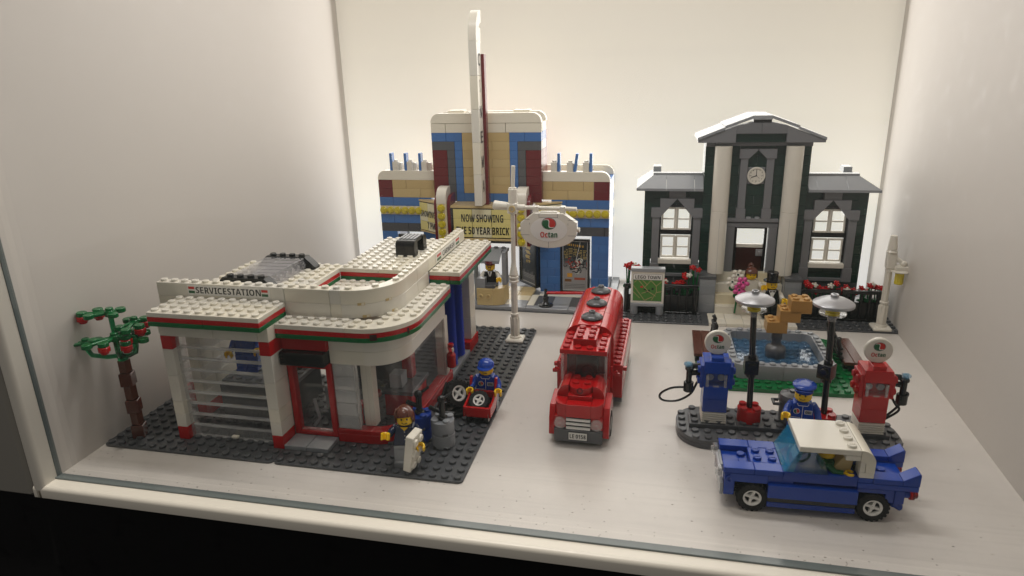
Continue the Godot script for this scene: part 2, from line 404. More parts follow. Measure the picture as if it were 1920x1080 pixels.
	b = MB.new(); b.box(V(-2.4, 0.01, 0), V(2.6, 0.05, 4.5), 0.01); mi(card, "sheet", b, M.print_white)
	var flat_ := Transform3D(Basis(Vector3.RIGHT, Vector3.BACK, Vector3.DOWN), V(0.8, 0.055, 0.8)); text_on(card, "1-01", 1.5, 0.7, flat_, M.dbg, "lettering", 0.008, false)
	flat_.origin = V(0.1, 0.055, 2.4); text_on(card, "STATION", 2.6, 0.55, flat_, M.dbg, "lettering", 0.008, false)
const GLOW_E := 0.62

# dark grey baseplate with rounded corners, all its studs moulded on
func baseplate(label: String, at: Vector3, w: int, d: int, yaw := 0.0, sc := 1.0, skip := Rect2()) -> Node3D:
	var o := thing("baseplate", label, "baseplate", at, yaw, "grey studded baseplates")
	var b := MB.new(); var r := 0.5
	var p := arc(Vector2(r, r), r, 180, 270, 4); p.append_array(arc(Vector2(w - r, r), r, 270, 360, 4)); p.append_array(arc(Vector2(w - r, d - r), r, 0, 90, 4)); p.append_array(arc(Vector2(r, d - r), r, 90, 180, 4))
	for i in p.size(): p[i] = Vector2(clampf(p[i].x, 0.02, w - 0.02), clampf(p[i].y, 0.02, d - 0.02))
	b.xf = lying(V(0, 0.2, 0)); b.prism(p, 0.0, 0.2, 0.03); b.xf = Transform3D()
	for i in w:
		for k in d:
			if not skip.has_point(Vector2(i + 0.5, k + 0.5)): stud(b, V(i + 0.5, 0.195, k + 0.5))
	mi(o, "studded_plate", b, M.base); o.scale = Vector3.ONE * sc
	return o
func wh(i: int) -> Material: return [M.white, M.white_b, M.white_c][(i * 7 + i / 3) % 3]
# flat outline from above pushed up from y0 to y1, with studs at the given spots
func slab(parent: Node, called: String, poly: Array, y0: float, y1: float, mat: Material, studs := [], bev := 0.03) -> MeshInstance3D:
	var b := MB.new(); b.xf = lying(V(0, y1, 0)); b.prism(poly, 0.0, y1 - y0 - 0.006, bev); b.xf = Transform3D()
	for s in studs: stud(b, V(s.x, y1 - 0.01, s.y))
	return mi(parent, called, b, mat)

func build_station() -> void:
	var bp := baseplate("small dark grey studded baseplate under the garage and the brown trunked tree", V(0, 0, 0), 16, 16)
	bp = baseplate("long dark grey studded baseplate under the curved glass shop and the carwash", V(16, 0, 0), 16, 32)
	var o := thing("service_station", "white and red toy service station with curved glass corner and carwash", "building", V(16, 0.2, 9), 0, "", true)
	var w := grp(o, "front_wall")
	for px in [6.0, 15.0]:
		var d := 1.0 if px < 10 else 2.0
		bk(w, "red", px, 0.2, 2, 1, d)
		bk(w, "white", px, 1.4, 2, 1, d, 1.2); bk(w, "white_b", px, 2.6, 2, 1, d, 1.2); bk(w, "white", px, 3.8, 2, 1, d, 2.4); bk(w, "white_c", px, 6.2, 2, 1, d, 2.4)
		bk(w, "red", px, 8.6, 2, 1, d)
	course(w, 9.8, 2, [[6, 15, "white"]], 1.0, 1.2, 5.0); bk(w, "white_b", 15, 9.8, 2, 1, 2)
	bk(w, "red_b", 16, 8.6, 3.6, 4, 1, 1.2)
	var c := grp(o, "front_canopy")
	for k in 2: bk(c, "green", 6 + 5 * k, 11.0, 1, 5, 4, 0.4)
	for k in 2: bk(c, "red", 6 + 5 * k, 11.4, 1, 5, 4, 0.4)
	bk(c, "white", 6, 11.8, 1, 4, 4, 0.4, 1, "plate"); bk(c, "white_b", 10, 11.8, 1, 6, 3, 0.4, 1, "plate"); bk(c, "white_c", 10, 11.8, 4, 6, 1, 0.4, 1, "plate")
	# parapet with the painted name
	var p := grp(o, "parapet")
	for k in 3: bk(p, wh(k), 4 + 4 * k, 12.2, 5, 4, 1, 1.2, 1)
	bk(p, "white_b", 4, 11.0, 5, 2, 1)
	bk(p, "white", 6, 11.0, 5.02, 10, 0.98)
	var b := MB.new(); b.box(V(7.02, 12.42, 4.985), V(14.72, 13.28, 5.02), 0.0); mi(o, "name_sticker", b, M.print_white)
	var L := face_xf(V(10.86, 12.86, 4.985)); text_on(o, "SERVICESTATION", 6.1, 0.55, L, M.print_black, "lettering", 0.008)
	for fx in [7.12, 13.98]:
		for k in 2:
			b = MB.new(); b.box(V(fx, 12.92 - 0.36 * k, 4.976), V(fx + 0.58, 13.14 - 0.36 * k, 5.0), 0.0); mi(o, "flag_stripe", b, M.logo_red if k == 0 else M.logo_green)
	# garage roof round the open skylight
	var r := grp(o, "garage_roof")
	bk(r, "white", 6, 11.8, 6, 3, 4, 0.4, 1); bk(r, "white_b", 6, 11.8, 10, 3, 6, 0.4, 1); bk(r, "white_c", 9, 11.8, 6, 4, 1, 0.4, 1); bk(r, "white", 9, 11.8, 15, 4, 1, 0.4, 1); bk(r, "white_b", 13, 11.8, 6, 1, 6, 0.4, 1); bk(r, "white", 13, 11.8, 12, 1, 4, 0.4, 1); bk(r, "white_c", 14, 11.8, 6, 2, 5, 0.4, 1); bk(r, "white_b", 14, 11.8, 11, 2, 5, 0.4, 1)
	for k in 3: bk(r, ["green", "red", "white_c"][k], 15.96, 11.0 + 0.4 * k, 6, 0.06, 9, 0.38, 0, "trim")
	bk(r, "white", 13.95, 12.2, 6, 0.12, 10, 0.06, 0, "trim")
	var sk := grp(o, "skylight")
	for z0 in [7.0, 14.0]:
		b = MB.new(); b.prism([Vector2(8, 12.22), Vector2(14, 12.22), Vector2(14, 12.45), Vector2(13, 13.4), Vector2(9, 13.4), Vector2(8, 12.45)], z0, z0 + 1.0)
		for k in 4: stud(b, V(9.5 + k, 13.39, z0 + 0.5))
		mi(sk, "end_slope", b, M.black)
	for k in 6:
		for s in 2:
			b = MB.new(); b.box(V(9.02 + 2 * s, 12.25, 8.02 + k), V(10.98 + 2 * s, 13.34, 8.98 + k), 0.05); stud(b, V(13.0, 12.75, 8.5 + k), Vector3.RIGHT)
			if s == 0: b = MB.new(); b.box(V(9.02, 12.25, 8.02 + k), V(10.98, 13.34, 8.98 + k), 0.05)
			mi(sk, "glass_brick", b, M.smoke_clear)
	# shop roof: the low canopy round the glass corner
	var c2 := grp(o, "shop_canopy")
	var ring := func(y0: float, y1: float, mat: String, called: String) -> void:
		slab(c2, called, [Vector2(16, 3), Vector2(22, 3), Vector2(22, 5), Vector2(16, 5)], y0, y1, M[mat], stud_grid(16, 22, 3, 5) if mat == "white" else [])
		var q := arc(Vector2(23, 7), 4, 270, 360, 9); q.push_front(Vector2(22.02, 3)); q.append_array([Vector2(27, 8), Vector2(25, 8), Vector2(25, 6.5), Vector2(23.5, 5), Vector2(22.02, 5)])
		var st := [Vector2(22.5, 3.5), Vector2(23.5, 3.5), Vector2(22.5, 4.5), Vector2(23.5, 4.5), Vector2(24.5, 4.5), Vector2(25.5, 5.5), Vector2(26.5, 6.6), Vector2(25.5, 6.5), Vector2(24.5, 5.5), Vector2(25.5, 7.5), Vector2(26.5, 7.5)]
		slab(c2, called, q, y0, y1, M[mat + "_b"] if M.has(mat + "_b") else M[mat], st if mat == "white" else [])
		slab(c2, called, [Vector2(25, 8.02), Vector2(27, 8.02), Vector2(27, 15), Vector2(25, 15)], y0, y1, M[mat], stud_grid(25, 27, 8, 15) if mat == "white" else [])
	ring.call(9.8, 10.2, "green", "plate"); ring.call(10.2, 10.6, "red", "plate"); ring.call(10.6, 11.0, "white", "plate")
	# small square notches where the curved plates meet
	for nt in [[24.35, 3.24, 0.36], [26.42, 4.98, 0.95]]:
		b = MB.new(); b.xf = Transform3D(Basis(Vector3.UP, -nt[2]), V(nt[0], 10.0, nt[1])); b.box(V(-0.28, 0, -0.015), V(0.28, 0.5, 0.06), 0.0); mi(c2, "notch", b, M.dark_brown)
	# tall parapet of the shop, its curved corner and the carwash name
	var p2 := grp(o, "curved_parapet")
	for k in 2:
		bk(p2, wh(k), 16, 11.0 + 1.2 * k, 5, 4 - k * 0.0, 1, 1.2, k); bk(p2, wh(k + 1), 20, 11.0 + 1.2 * k, 5, 1, 1, 1.2, k)
		var q := arc(Vector2(21, 9), 4, 270, 360, 12); var q2 := arc(Vector2(21, 9), 3, 360, 270, 12); q.append_array(q2)
		slab(p2, "curved_brick", q, 11.0 + 1.2 * k, 12.2 + 1.2 * k, wh(k + 2), [] if k == 0 else [Vector2(21.5, 5.55), Vector2(23.4, 6.55), Vector2(24.45, 8.45)])
		course(p2, 11.0 + 1.2 * k, 24, [[9, 15, wh(k)]], 1.0, 1.2, 4.0, 1.0, k, true)
	course(p2, 12.2, 24, [[15, 27, wh(1)]], 1.0, 1.2, 4.0, 0.0, 1, true)
	for sl in [[22.6, 5.31, 0.40, 12.12], [24.35, 6.82, 1.01, 12.12], [22.9, 5.44, 0.48, 11.06], [24.6, 7.3, 1.14, 11.06]]:
		b = MB.new(); b.xf = Transform3D(Basis(Vector3.UP, -sl[2]), V(sl[0], sl[3], sl[1])); b.box(V(-0.3, 0, -0.02), V(0.3, 0.2, 0.06), 0.0); mi(p2, "slot", b, M.tan_b)
		b = MB.new(); b.xf = Transform3D(Basis(Vector3.UP, -sl[2]), V(sl[0], sl[3], sl[1])); b.box(V(0.02, 0.03, -0.03), V(0.26, 0.19, 0.06), 0.0); mi(p2, "slot_tongue", b, M.white_b)
	var X := face_xf(V(25.015, 12.78, 21.2), PI / 2)
	b = MB.new(); b.xf = X; b.box(V(-4.0, -0.42, -0.01), V(4.0, 0.42, 0.01), 0.0); mi(o, "name_sticker", b, M.print_white)
	text_on(o, "CARWASH", 3.9, 0.52, X, M.print_black, "lettering", 0.02)
	for fx in [-3.7, 2.5]:
		for k in 2:
			b = MB.new(); b.xf = X; b.box(V(fx, 0.06 - 0.36 * k, -0.025), V(fx + 1.2, 0.3 - 0.36 * k, 0.0), 0.0); mi(o, "flag_stripe", b, M.logo_red if k == 0 else M.logo_green)
	# sunken roof court and the carwash roof with its own canopy
	var cw := grp(o, "carwash_roof")
	bk(cw, "white", 16, 10.6, 6, 4, 9, 0.4, 1); bk(cw, "white_b", 20, 10.6, 6, 5, 9, 0.4, 1)
	for k in 2:
		bk(cw, ["green", "red"][k], 16, 11.0 + 0.4 * k, 15, 8, 12, 0.4)
		bk(cw, ["green", "red"][k], 25, 11.0 + 0.4 * k, 15, 2, 12, 0.4); bk(cw, ["green", "red"][k], 27, 11.0 + 0.4 * k, 15, 1, 6, 0.4); bk(cw, ["green", "red"][k], 27, 11.0 + 0.4 * k, 21, 1, 6, 0.4)
	for q in [[16, 15, 4, 6, "white"], [20, 15, 4, 6, "white_b"], [16, 21, 4, 6, "white_c"], [20, 21, 4, 6, "white"], [25, 15, 3, 6, "white_b"], [25, 21, 3, 6, "white"]]: bk(cw, q[4], q[0], 11.8, q[1], q[2], q[3], 0.4, 1, "plate")
	# black arched vent with a striped grille on top
	var vt := grp(o, "roof_vent")
	for s in 2:
		for e in 2:
			var pr := [Vector2(0, 0), Vector2(1, 0), Vector2(1, 1.6)]; pr.append_array(arc(Vector2(0.55, 1.05), 0.55, 90, 180, 5))
			if e == 1:
				for i in pr.size(): pr[i] = Vector2(-pr[i].x, pr[i].y)
			b = MB.new(); b.xf = Transform3D(Basis(Vector3.BACK, Vector3.UP, Vector3.LEFT), V(21 + s, 12.22, 19.5 if e == 0 else 23.2)); b.prism(pr, 0, 1, 0.03); mi(vt, "arch_slope", b, M.black)
	b = MB.new(); b.box(V(20.1, 13.5, 20.4), V(21.9, 13.86, 22.4), 0.03); mi(vt, "grille_body", b, M.black)
	for k in 5:
		b = MB.new(); b.box(V(20.14 + 0.38 * k, 13.84, 20.3), V(20.30 + 0.38 * k, 13.93, 22.45), 0.02); mi(vt, "grille_bar", b, M.lbg)
	# left wall, its striped ledge, and the back corner
	var lw := grp(o, "side_wall")
	course(lw, 0.2, 5, [[6, 16, "red"]], 1.0, 1.2, 4.0, 0, 0, true)
	for k in 8: course(lw, 1.4 + 1.2 * k, 5, [[6, 16, wh(k)]], 1.0, 1.2, 4.0, float(k % 2) * 2, 0, true)
	for k in 3: bk(lw, ["green", "red", "white"][k], 4, 9.0 + 0.4 * k, 4.2, 2, 6, 0.4, 1 if k == 2 else 0, "plate")
	# roll-up garage door of clear slats
	var gdoor := grp(o, "garage_door")
	for k in 9:
		var y := 0.2 + 1.04 * k
		b = MB.new(); b.box(V(7.15, y + 0.02, 2.62), V(14.9, y + 0.24, 2.9), 0.04); b.box(V(7.15, y + 0.24, 2.74), V(14.9, y + 1.02, 2.82), 0.0)
		if k > 0:
			for j in 3: b.box(V(8.95 + 1.95 * j, y + 0.2, 2.70), V(9.02 + 1.95 * j, y + 1.0, 2.84), 0.0)
		mi(gdoor, "slat", b, M.frost if k == 0 else M.clear)
		b = MB.new(); b.box(V(7.15, y + 0.0, 2.60), V(14.9, y + 0.2, 2.92), 0.05); mi(gdoor, "slat_rail", b, M.rail)
	b = MB.new(); b.box(V(10.9, 0.55, 2.3), V(11.5, 0.75, 2.62), 0.03); mi(gdoor, "handle", b, M.white_b)
	for k in 8:
		b = MB.new(); b.box(V(7.02, 0.25 + 1.17 * k, 2.4), V(7.5, 1.36 + 1.17 * k, 3.1), 0.08); mi(gdoor, "guide_rail", b, M.frost)
	# shop front: door, lintel and low red wall, all following the corner
	var dr := grp(o, "door")
	for q in [[16.02, 0.6, 16.5, 7.4], [19.5, 0.6, 19.98, 7.4], [16.5, 6.85, 19.5, 7.4], [16.5, 0.6, 19.5, 0.95]]:
		b = MB.new(); b.box(V(q[0], q[1], 3.95), V(q[2], q[3], 4.7), 0.05); mi(dr, "frame", b, M.red_b)
	b = MB.new(); b.box(V(16.5, 0.95, 4.2), V(19.5, 6.85, 4.3), 0.02); mi(dr, "pane", b, M.clear)
	b = MB.new(); b.box(V(16.52, 0.9, 4.12), V(19.48, 1.1, 4.4), 0.04); mi(dr, "pane_edge", b, M.frost)
	var gr := grp(o, "door_grille")
	for k in 2: bk(gr, "black", 16.05 + 1.95 * k, 7.42, 3.0, 1.95, 1.2, 1.15)
	for k in 4:
		b = MB.new(); b.box(V(16.1, 7.55 + 0.27 * k, 2.9), V(19.9, 7.68 + 0.27 * k, 3.02), 0.02); mi(gr, "grille_bar", b, M.black)
	for k in 2: bk(o, ["lbg", "lbg_b"][k], 16 + 2 * k, 0.2, 2, 2, 2, 0.4, 0, "step_tile")
	var band := func(y0: float, y1: float, mats: Array, inset: float, thick: float, parent: Node, called: String, zend := 16.0) -> void:
		slab(parent, called, [Vector2(20.02, 4 + inset), Vector2(23, 4 + inset), Vector2(23, 4 + inset + thick), Vector2(20.02, 4 + inset + thick)], y0, y1, mats[0])
		var q := arc(Vector2(23, 7), 3 - inset, 270, 360, 12); q.append_array(arc(Vector2(23, 7), 3 - inset - thick, 360, 270, 12)); slab(parent, called, q, y0, y1, mats[1])
		slab(parent, called, [Vector2(26 - inset, 7.02), Vector2(26 - inset, zend), Vector2(26 - inset - thick, zend), Vector2(26 - inset - thick, 7.02)], y0, y1, mats[2])
	var rw := grp(o, "low_wall")
	band.call(0.2, 1.0, [M.red, M.red_b, M.red], 0.0, 1.0, rw, "brick", 17.4); band.call(1.0, 1.4, [M.red_b, M.red, M.red_b], 0.0, 1.0, rw, "plate", 16.6)
	var hb := grp(o, "window_lintel")
	band.call(7.4, 8.6, [M.white_b, M.white, M.white_c], 0.0, 1.0, hb, "brick"); band.call(8.6, 9.8, [M.white, M.white_c, M.white_b], 0.0, 1.0, hb, "brick")
	var sw := grp(o, "shop_window")
	for k in 5:
		b = MB.new(); b.box(V(20.05, 1.42 + 1.2 * k, 4.1), V(21.95, 2.6 + 1.2 * k, 4.9), 0.06); b.box(V(20.2, 1.52 + 1.2 * k, 4.2), V(21.8, 2.5 + 1.2 * k, 4.8), 0.03)
		for s in 2:
			var ox := b.xf; b.xf = on_axis(V(20.55 + 0.95 * s, 2.0 + 1.2 * k, 4.12), V(0, 0, -1)); b.lathe([Vector2(0.36, 0), Vector2(0.36, 0.05), Vector2(0.28, 0.05), Vector2(0.28, 0)], 14); b.xf = ox
		mi(sw, "glass_brick", b, M.rail)
	band.call(1.42, 7.38, [M.clear, M.clear, M.clear], 0.06, 0.16, sw, "pane", 15.6)
	b = MB.new(); b.box(V(25.8, 1.42, 15.4), V(26.03, 7.38, 15.62), 0.04); b.box(V(22.0, 1.42, 4.05), V(22.14, 7.38, 4.25), 0.03); mi(sw, "pane_edge", b, M.frost)
	bk(o, "white", 25, 1.4, 15.6, 1, 1, 6.0, 0, "post"); bk(o, "white_b", 22.1, 1.4, 4.9, 1, 1, 6.0, 0, "post")
	# inside the shop and garage
	var ins := grp(o, "shop_interior")
	bk(ins, "red", 22.2, 0.2, 9, 2.6, 4, 2.2, 0, "counter"); bk(ins, "dbg", 22.0, 2.4, 8.8, 3, 4.4, 0.4, 0, "counter_top"); bk(ins, "lbg", 22.6, 2.8, 9.4, 1.2, 1.4, 1.3, 0, "till"); bk(ins, "red_b", 23, 2.8, 11.6, 1, 1, 2.6, 0, "cabinet"); bk(ins, "black", 23.1, 5.4, 11.7, 0.7, 0.7, 0.9, 0, "cabinet_top")
	for k in 2:
		b = MB.new(); b.cyl(V(20.6 + 0.5 * k, 0.2, 7.4 + 2.2 * k), 0.16, 1.6); b.cyl(V(20.6 + 0.5 * k, 1.8, 7.4 + 2.2 * k), 0.55, 0.4); b.cyl(V(20.6 + 0.5 * k, 0.2, 7.4 + 2.2 * k), 0.4, 0.15); mi(ins, "stool", b, M.red)
	bk(ins, "dbg", 16.4, 0.2, 15.6, 8.6, 0.9, 10.4, 0, "partition"); bk(ins, "lbg", 16.2, 0.2, 9.2, 1.6, 2.4, 2.4, 0, "rack"); bk(ins, "white_b", 16.4, 2.6, 9.6, 1.2, 1.8, 1.2, 0, "rack_box")
	b = MB.new(); b.tube([V(16.6, 2.6, 6.6), V(17.4, 1.2, 5.8), V(17.0, 0.6, 5.4)], 0.16); b.rod(V(17.6, 0.3, 8.2), V(17.6, 3.6, 8.2), 0.22); mi(ins, "air_line", b, M.lbg)
	var gi := grp(o, "vehicle_lift")
	bk(gi, "lbg", 7.6, 3.4, 6.5, 7, 7, 0.4, 1, "platform"); bk(gi, "dbg", 8.2, 0.2, 7.5, 1, 5, 3.2, 0, "column"); bk(gi, "dbg", 13.2, 0.2, 7.5, 1, 5, 3.2, 0, "column"); bk(gi, "dbg", 7.6, 0.3, 6.15, 7, 0.3, 3.4, 0, "platform_apron")
	bk(gi, "dark_brown", 11.2, 3.8, 8, 2.6, 2, 2.6, 0, "engine_block"); bk(gi, "red", 13.4, 5.0, 7.4, 1, 1.4, 1.0, 0, "tool_box"); bk(gi, "black", 12.4, 6.4, 8.2, 1.6, 1.2, 1.2, 0, "engine_top")
	# carwash: tiles, brushes, end pillar
	var wsh := grp(o, "carwash_bay")
	for k in 3: bk(wsh, ["lbg", "lbg_b", "lbg"][k], 24, 0.2, 17.5 + 2.15 * k, 2, 2.15, 0.4, 0, "tile")
	bk(wsh, "red", 25, 0.2, 24, 1, 3.4, 1.2); bk(wsh, "red_b", 23, 0.2, 26.4, 2, 1, 1.2); bk(wsh, "red", 25, 0.2, 16.5, 1, 1, 1.0)
	for k in 4: bk(wsh, wh(k), 24.9, 1.4 + 2.4 * k, 25, 1, 2.0, 2.4)
	bk(wsh, "dark_blue", 16.5, 0.2, 16.6, 0.6, 10.4, 10.6, 0, "rear_wall")
	for k in 2:
		b = MB.new(); var pr := [Vector2(0, 0.7)]
		for j in 78: pr.append_array([Vector2(0.86, 0.7 + 0.13 * j), Vector2(1.22 - 0.04 * (j % 3), 0.765 + 0.13 * j)])
		pr.append(Vector2(0, 10.9))
		b.xf = Transform3D(Basis(), V(24.6, 0, 19.7 + 2.7 * k)); b.lathe(pr, 26); mi(wsh, "brush", b, M.bristle)
	var ext := grp(o, "fire_extinguisher")
	b = MB.new(); b.xf = Transform3D(Basis(), V(26.42, 2.2, 15.9)); b.lathe([Vector2(0, 0), Vector2(0.36, 0), Vector2(0.44, 0.1), Vector2(0.44, 1.3), Vector2(0.3, 1.55), Vector2(0.2, 1.6), Vector2(0.2, 2.0), Vector2(0, 2.0)], 18); mi(ext, "bottle", b, M.red)
	b = MB.new(); b.rod(V(26.2, 4.25, 16.0), V(26.7, 4.1, 15.0), 0.17); b.cyl(V(26.42, 4.4, 15.9), 0.3, 0.26); b.cyl(V(26.42, 4.1, 15.9), 0.18, 0.4); mi(ext, "nozzle", b, M.red_b)
	b = MB.new(); b.box(V(26.3, 3.85, 15.65), V(26.7, 4.25, 16.0), 0.03); mi(ext, "clip", b, M.white)
func stud_grid(x0: float, x1: float, z0: float, z1: float) -> Array:
	var o := []
	for i in roundi(x1 - x0):
		for k in roundi(z1 - z0): o.append(Vector2(x0 + 0.5 + i, z0 + 0.5 + k))
	return o
# ---- toy figure 5 studs tall, feet at y = 0, facing -z; hands etc. each a part
func figure(label: String, at: Vector3, yaw: float, group: String, look: Dictionary) -> Node3D:
	var o := thing("toy_figure", label, "toy figure", at, yaw, group)
	var b: MB
	for s in [-1, 1]:
		b = MB.new()
		var leg := [Vector2(-0.82, 0), Vector2(0.5, 0), Vector2(0.5, 1.3)]; leg.append_array(arc(Vector2(0, 1.25), 0.5, 10, 170, 6)); leg.append_array([Vector2(-0.5, 0.42), Vector2(-0.82, 0.4)])
		b.xf = Transform3D(Basis(Vector3.BACK, Vector3.UP, Vector3.LEFT), V(0.98 if s > 0 else -0.02, 0, 0)); b.prism(leg, 0.0, 0.96, 0.05)
		mi(o, "leg", b, look.legs)
	b = MB.new(); b.box(V(-0.98, 1.42, -0.5), V(0.98, 1.76, 0.5), 0.06); mi(o, "hips", b, look.legs)
	b = MB.new(); b.prism([Vector2(-0.99, 1.78), Vector2(0.99, 1.78), Vector2(0.7, 3.32), Vector2(0.55, 3.42), Vector2(-0.55, 3.42), Vector2(-0.7, 3.32)], -0.49, 0.49, 0.06); b.cyl(V(0, 3.4, 0), 0.38, 0.12); var torso := mi(o, "torso", b, look.torso)
	for s in [-1, 1]:
		var sw: float = look.get("swing", [0.0, 0.0])[0 if s < 0 else 1]   # how far the arm is raised forwards
		var sh := V(0.84 * s, 3.02, 0)
		var el := sh + Basis(Vector3.RIGHT, sw) * V(0.32 * s, -0.55, -0.02)
		var wr := el + Basis(Vector3.RIGHT, sw) * V(0.07 * s, -0.42, -0.42)
		b = MB.new(); b.tube([sh + V(-0.12 * s, 0.18, 0), sh, sh.lerp(el, 0.5) + V(0.05 * s, 0.03, 0), el, el.lerp(wr, 0.5), wr], 0.31, 12, 0.25); b.ball(sh, 0.33); mi(o, "arm", b, look.get("arms", look.torso))
		var dr := (wr - el).normalized()
		b = MB.new(); b.rod(wr - dr * 0.05, wr + dr * 0.2, 0.15, 10)
		var grip := [] ; grip.append_array(arc(Vector2.ZERO, 0.36, 40, 320, 12)); grip.append_array(arc(Vector2.ZERO, 0.21, 320, 40, 12))
		var hx := -dr; var hz := (Vector3.UP - hx * hx.dot(Vector3.UP)).normalized(); if absf(hx.y) > 0.95: hz = Vector3.FORWARD
		b.xf = Transform3D(Basis(-hx, hz.cross(-hx), hz), wr + dr * 0.46); b.prism(grip, -0.28, 0.28, 0.05); mi(o, "hand", b, M.yellow)
	b = MB.new(); b.xf = Transform3D(Basis(), V(0, 3.5, 0)); b.lathe([Vector2(0, 0), Vector2(0.42, 0), Vector2(0.42, 0.04), Vector2(0.56, 0.08), Vector2(0.63, 0.2), Vector2(0.64, 0.3), Vector2(0.64, 0.8), Vector2(0.62, 0.92), Vector2(0.52, 1.03), Vector2(0.38, 1.05), Vector2(0.32, 1.06), Vector2(0.32, 1.22), Vector2(0, 1.22)], 24, true)
	var head := mi(o, "head", b, M.yellow); head.rotation.y = look.get("turn", 0.0)
	b = MB.new()
	var at_face := func(a: float, y: float) -> Vector3: return V(sin(a) * 0.645, y, -cos(a) * 0.645)
	for s in [-1, 1]: b.ball(at_face.call(0.33 * s, 4.13), 0.075, V(1, 1.15, 0.6), 8)
	var sm := []
	for i in 9: sm.append(at_face.call(-0.34 + 0.085 * i, 3.84 - 0.07 * (1.0 - pow((i - 4) / 4.0, 2.0))))
	b.tube(sm, 0.03, 5)
	if look.get("moustache", false): b.tube([at_face.call(-0.35, 3.93), at_face.call(-0.12, 4.0), at_face.call(0.12, 4.0), at_face.call(0.35, 3.93)], 0.06, 6)
	mi(head, "face_print", b, M.brown if look.get("moustache", false) else M.print_black)
	look.top.call(o)
	if look.has("print"): look.print.call(o)
	return o
func dome(b: MB, r: float, low: Callable, top := 5.05, seg := 28, bulge := 0.0) -> void:
	# hair or a cap: a dome over the head whose lower rim follows low(angle from the face)
	var P := func(i: int, k: int) -> Vector3:
		var a := TAU * i / seg; var t := k / 8.0; var lo: float = low.call(a)
		var ph := t * PI / 2; var rr := r * sin(maxf(ph, 0.001)); var y := lerpf(lo, top, cos(ph)) if t < 1.0 else lo
		rr = r * minf(1.0, sin(ph) * 1.06) + bulge * sin(ph) * maxf(0.0, -cos(a))
		return V(sin(a) * rr, y, -cos(a) * rr)
	for i in seg:
		for k in 8:
			var a: Vector3 = P.call(i, k); var c: Vector3 = P.call(i + 1, k); var d: Vector3 = P.call(i + 1, k + 1); var e: Vector3 = P.call(i, k + 1)
			var mid := V(0, 4.1, 0)
			b.tri(a, c, d, a - mid, c - mid, d - mid); b.tri(a, d, e, a - mid, d - mid, e - mid)
		var e0: Vector3 = P.call(i, 8); var e1: Vector3 = P.call(i + 1, 8)
		var i0 := V(e0.x * 0.86, e0.y + 0.02, e0.z * 0.86); var i1 := V(e1.x * 0.86, e1.y + 0.02, e1.z * 0.86)
		b.quad(e0, e1, i1, i0, Vector3.DOWN)
func hair_short(o: Node3D) -> void:
	var b := MB.new(); dome(b, 0.8, func(a): return 4.32 + 0.08 * sin(a * 2.0 + 0.8) if cos(a) > 0.45 else (3.75 if absf(sin(a)) > 0.8 else 3.62), 5.12)
	for k in 5: b.tube([V(-0.5 + 0.2 * k, 4.95 - 0.03 * absf(k - 1), -0.35), V(-0.62 + 0.26 * k, 4.72, -0.66), V(-0.6 + 0.26 * k, 4.4, -0.74)], 0.1, 6, 0.05)
	mi(o, "hair", b, M.brown)
func hair_bun(o: Node3D) -> void:
	var b := MB.new(); dome(b, 0.78, func(a): return 4.3 if cos(a) > 0.35 else 3.6, 5.05); b.ball(V(0, 5.15, 0.25), 0.24); b.tube([V(0, 5.1, 0.3), V(0, 4.6, 0.95), V(0, 3.9, 1.05), V(0, 3.5, 0.9)], 0.34, 10, 0.16); mi(o, "hair", b, M.brown)
func cap_peaked(o: Node3D, m: Material) -> void:   # baseball cap
	var b := MB.new(); dome(b, 0.74, func(_a): return 4.26, 4.98)
	var br := arc(Vector2(0, -0.25), 0.74, 180, 360, 12, 0.98)
	b.xf = lying(V(0, 4.34, 0)); b.prism(br, 0.0, 0.1, 0.03); mi(o, "cap", b, m)
func cap_flat(o: Node3D, m: Material) -> void:   # round cap with a flat top and a shiny peak
	var b := MB.new(); b.xf = Transform3D(Basis(Vector3.RIGHT, -0.1), V(0, 4.28, 0)); b.lathe([Vector2(0.66, 0), Vector2(0.7, 0.02), Vector2(0.72, 0.34), Vector2(0.9, 0.52), Vector2(0.88, 0.62), Vector2(0.4, 0.7), Vector2(0, 0.68)], 26, true)
	var br := arc(Vector2(0, -0.3), 0.7, 180, 360, 12, 0.78)
	b.xf = Transform3D(Basis(Vector3.RIGHT, Vector3.BACK, Vector3.DOWN).rotated(Vector3.RIGHT, 0.3), V(0, 4.36, 0.02)); b.prism(br, 0.0, 0.1, 0.03); mi(o, "cap", b, m)
func top_hat(o: Node3D) -> void:
	var b := MB.new(); b.xf = Transform3D(Basis(), V(0, 4.4, 0)); b.lathe([Vector2(0.6, 0), Vector2(1.0, 0.03), Vector2(1.0, 0.12), Vector2(0.66, 0.16), Vector2(0.62, 0.25), Vector2(0.66, 1.1), Vector2(0.62, 1.15), Vector2(0, 1.15)], 26); mi(o, "top_hat", b, M.black)
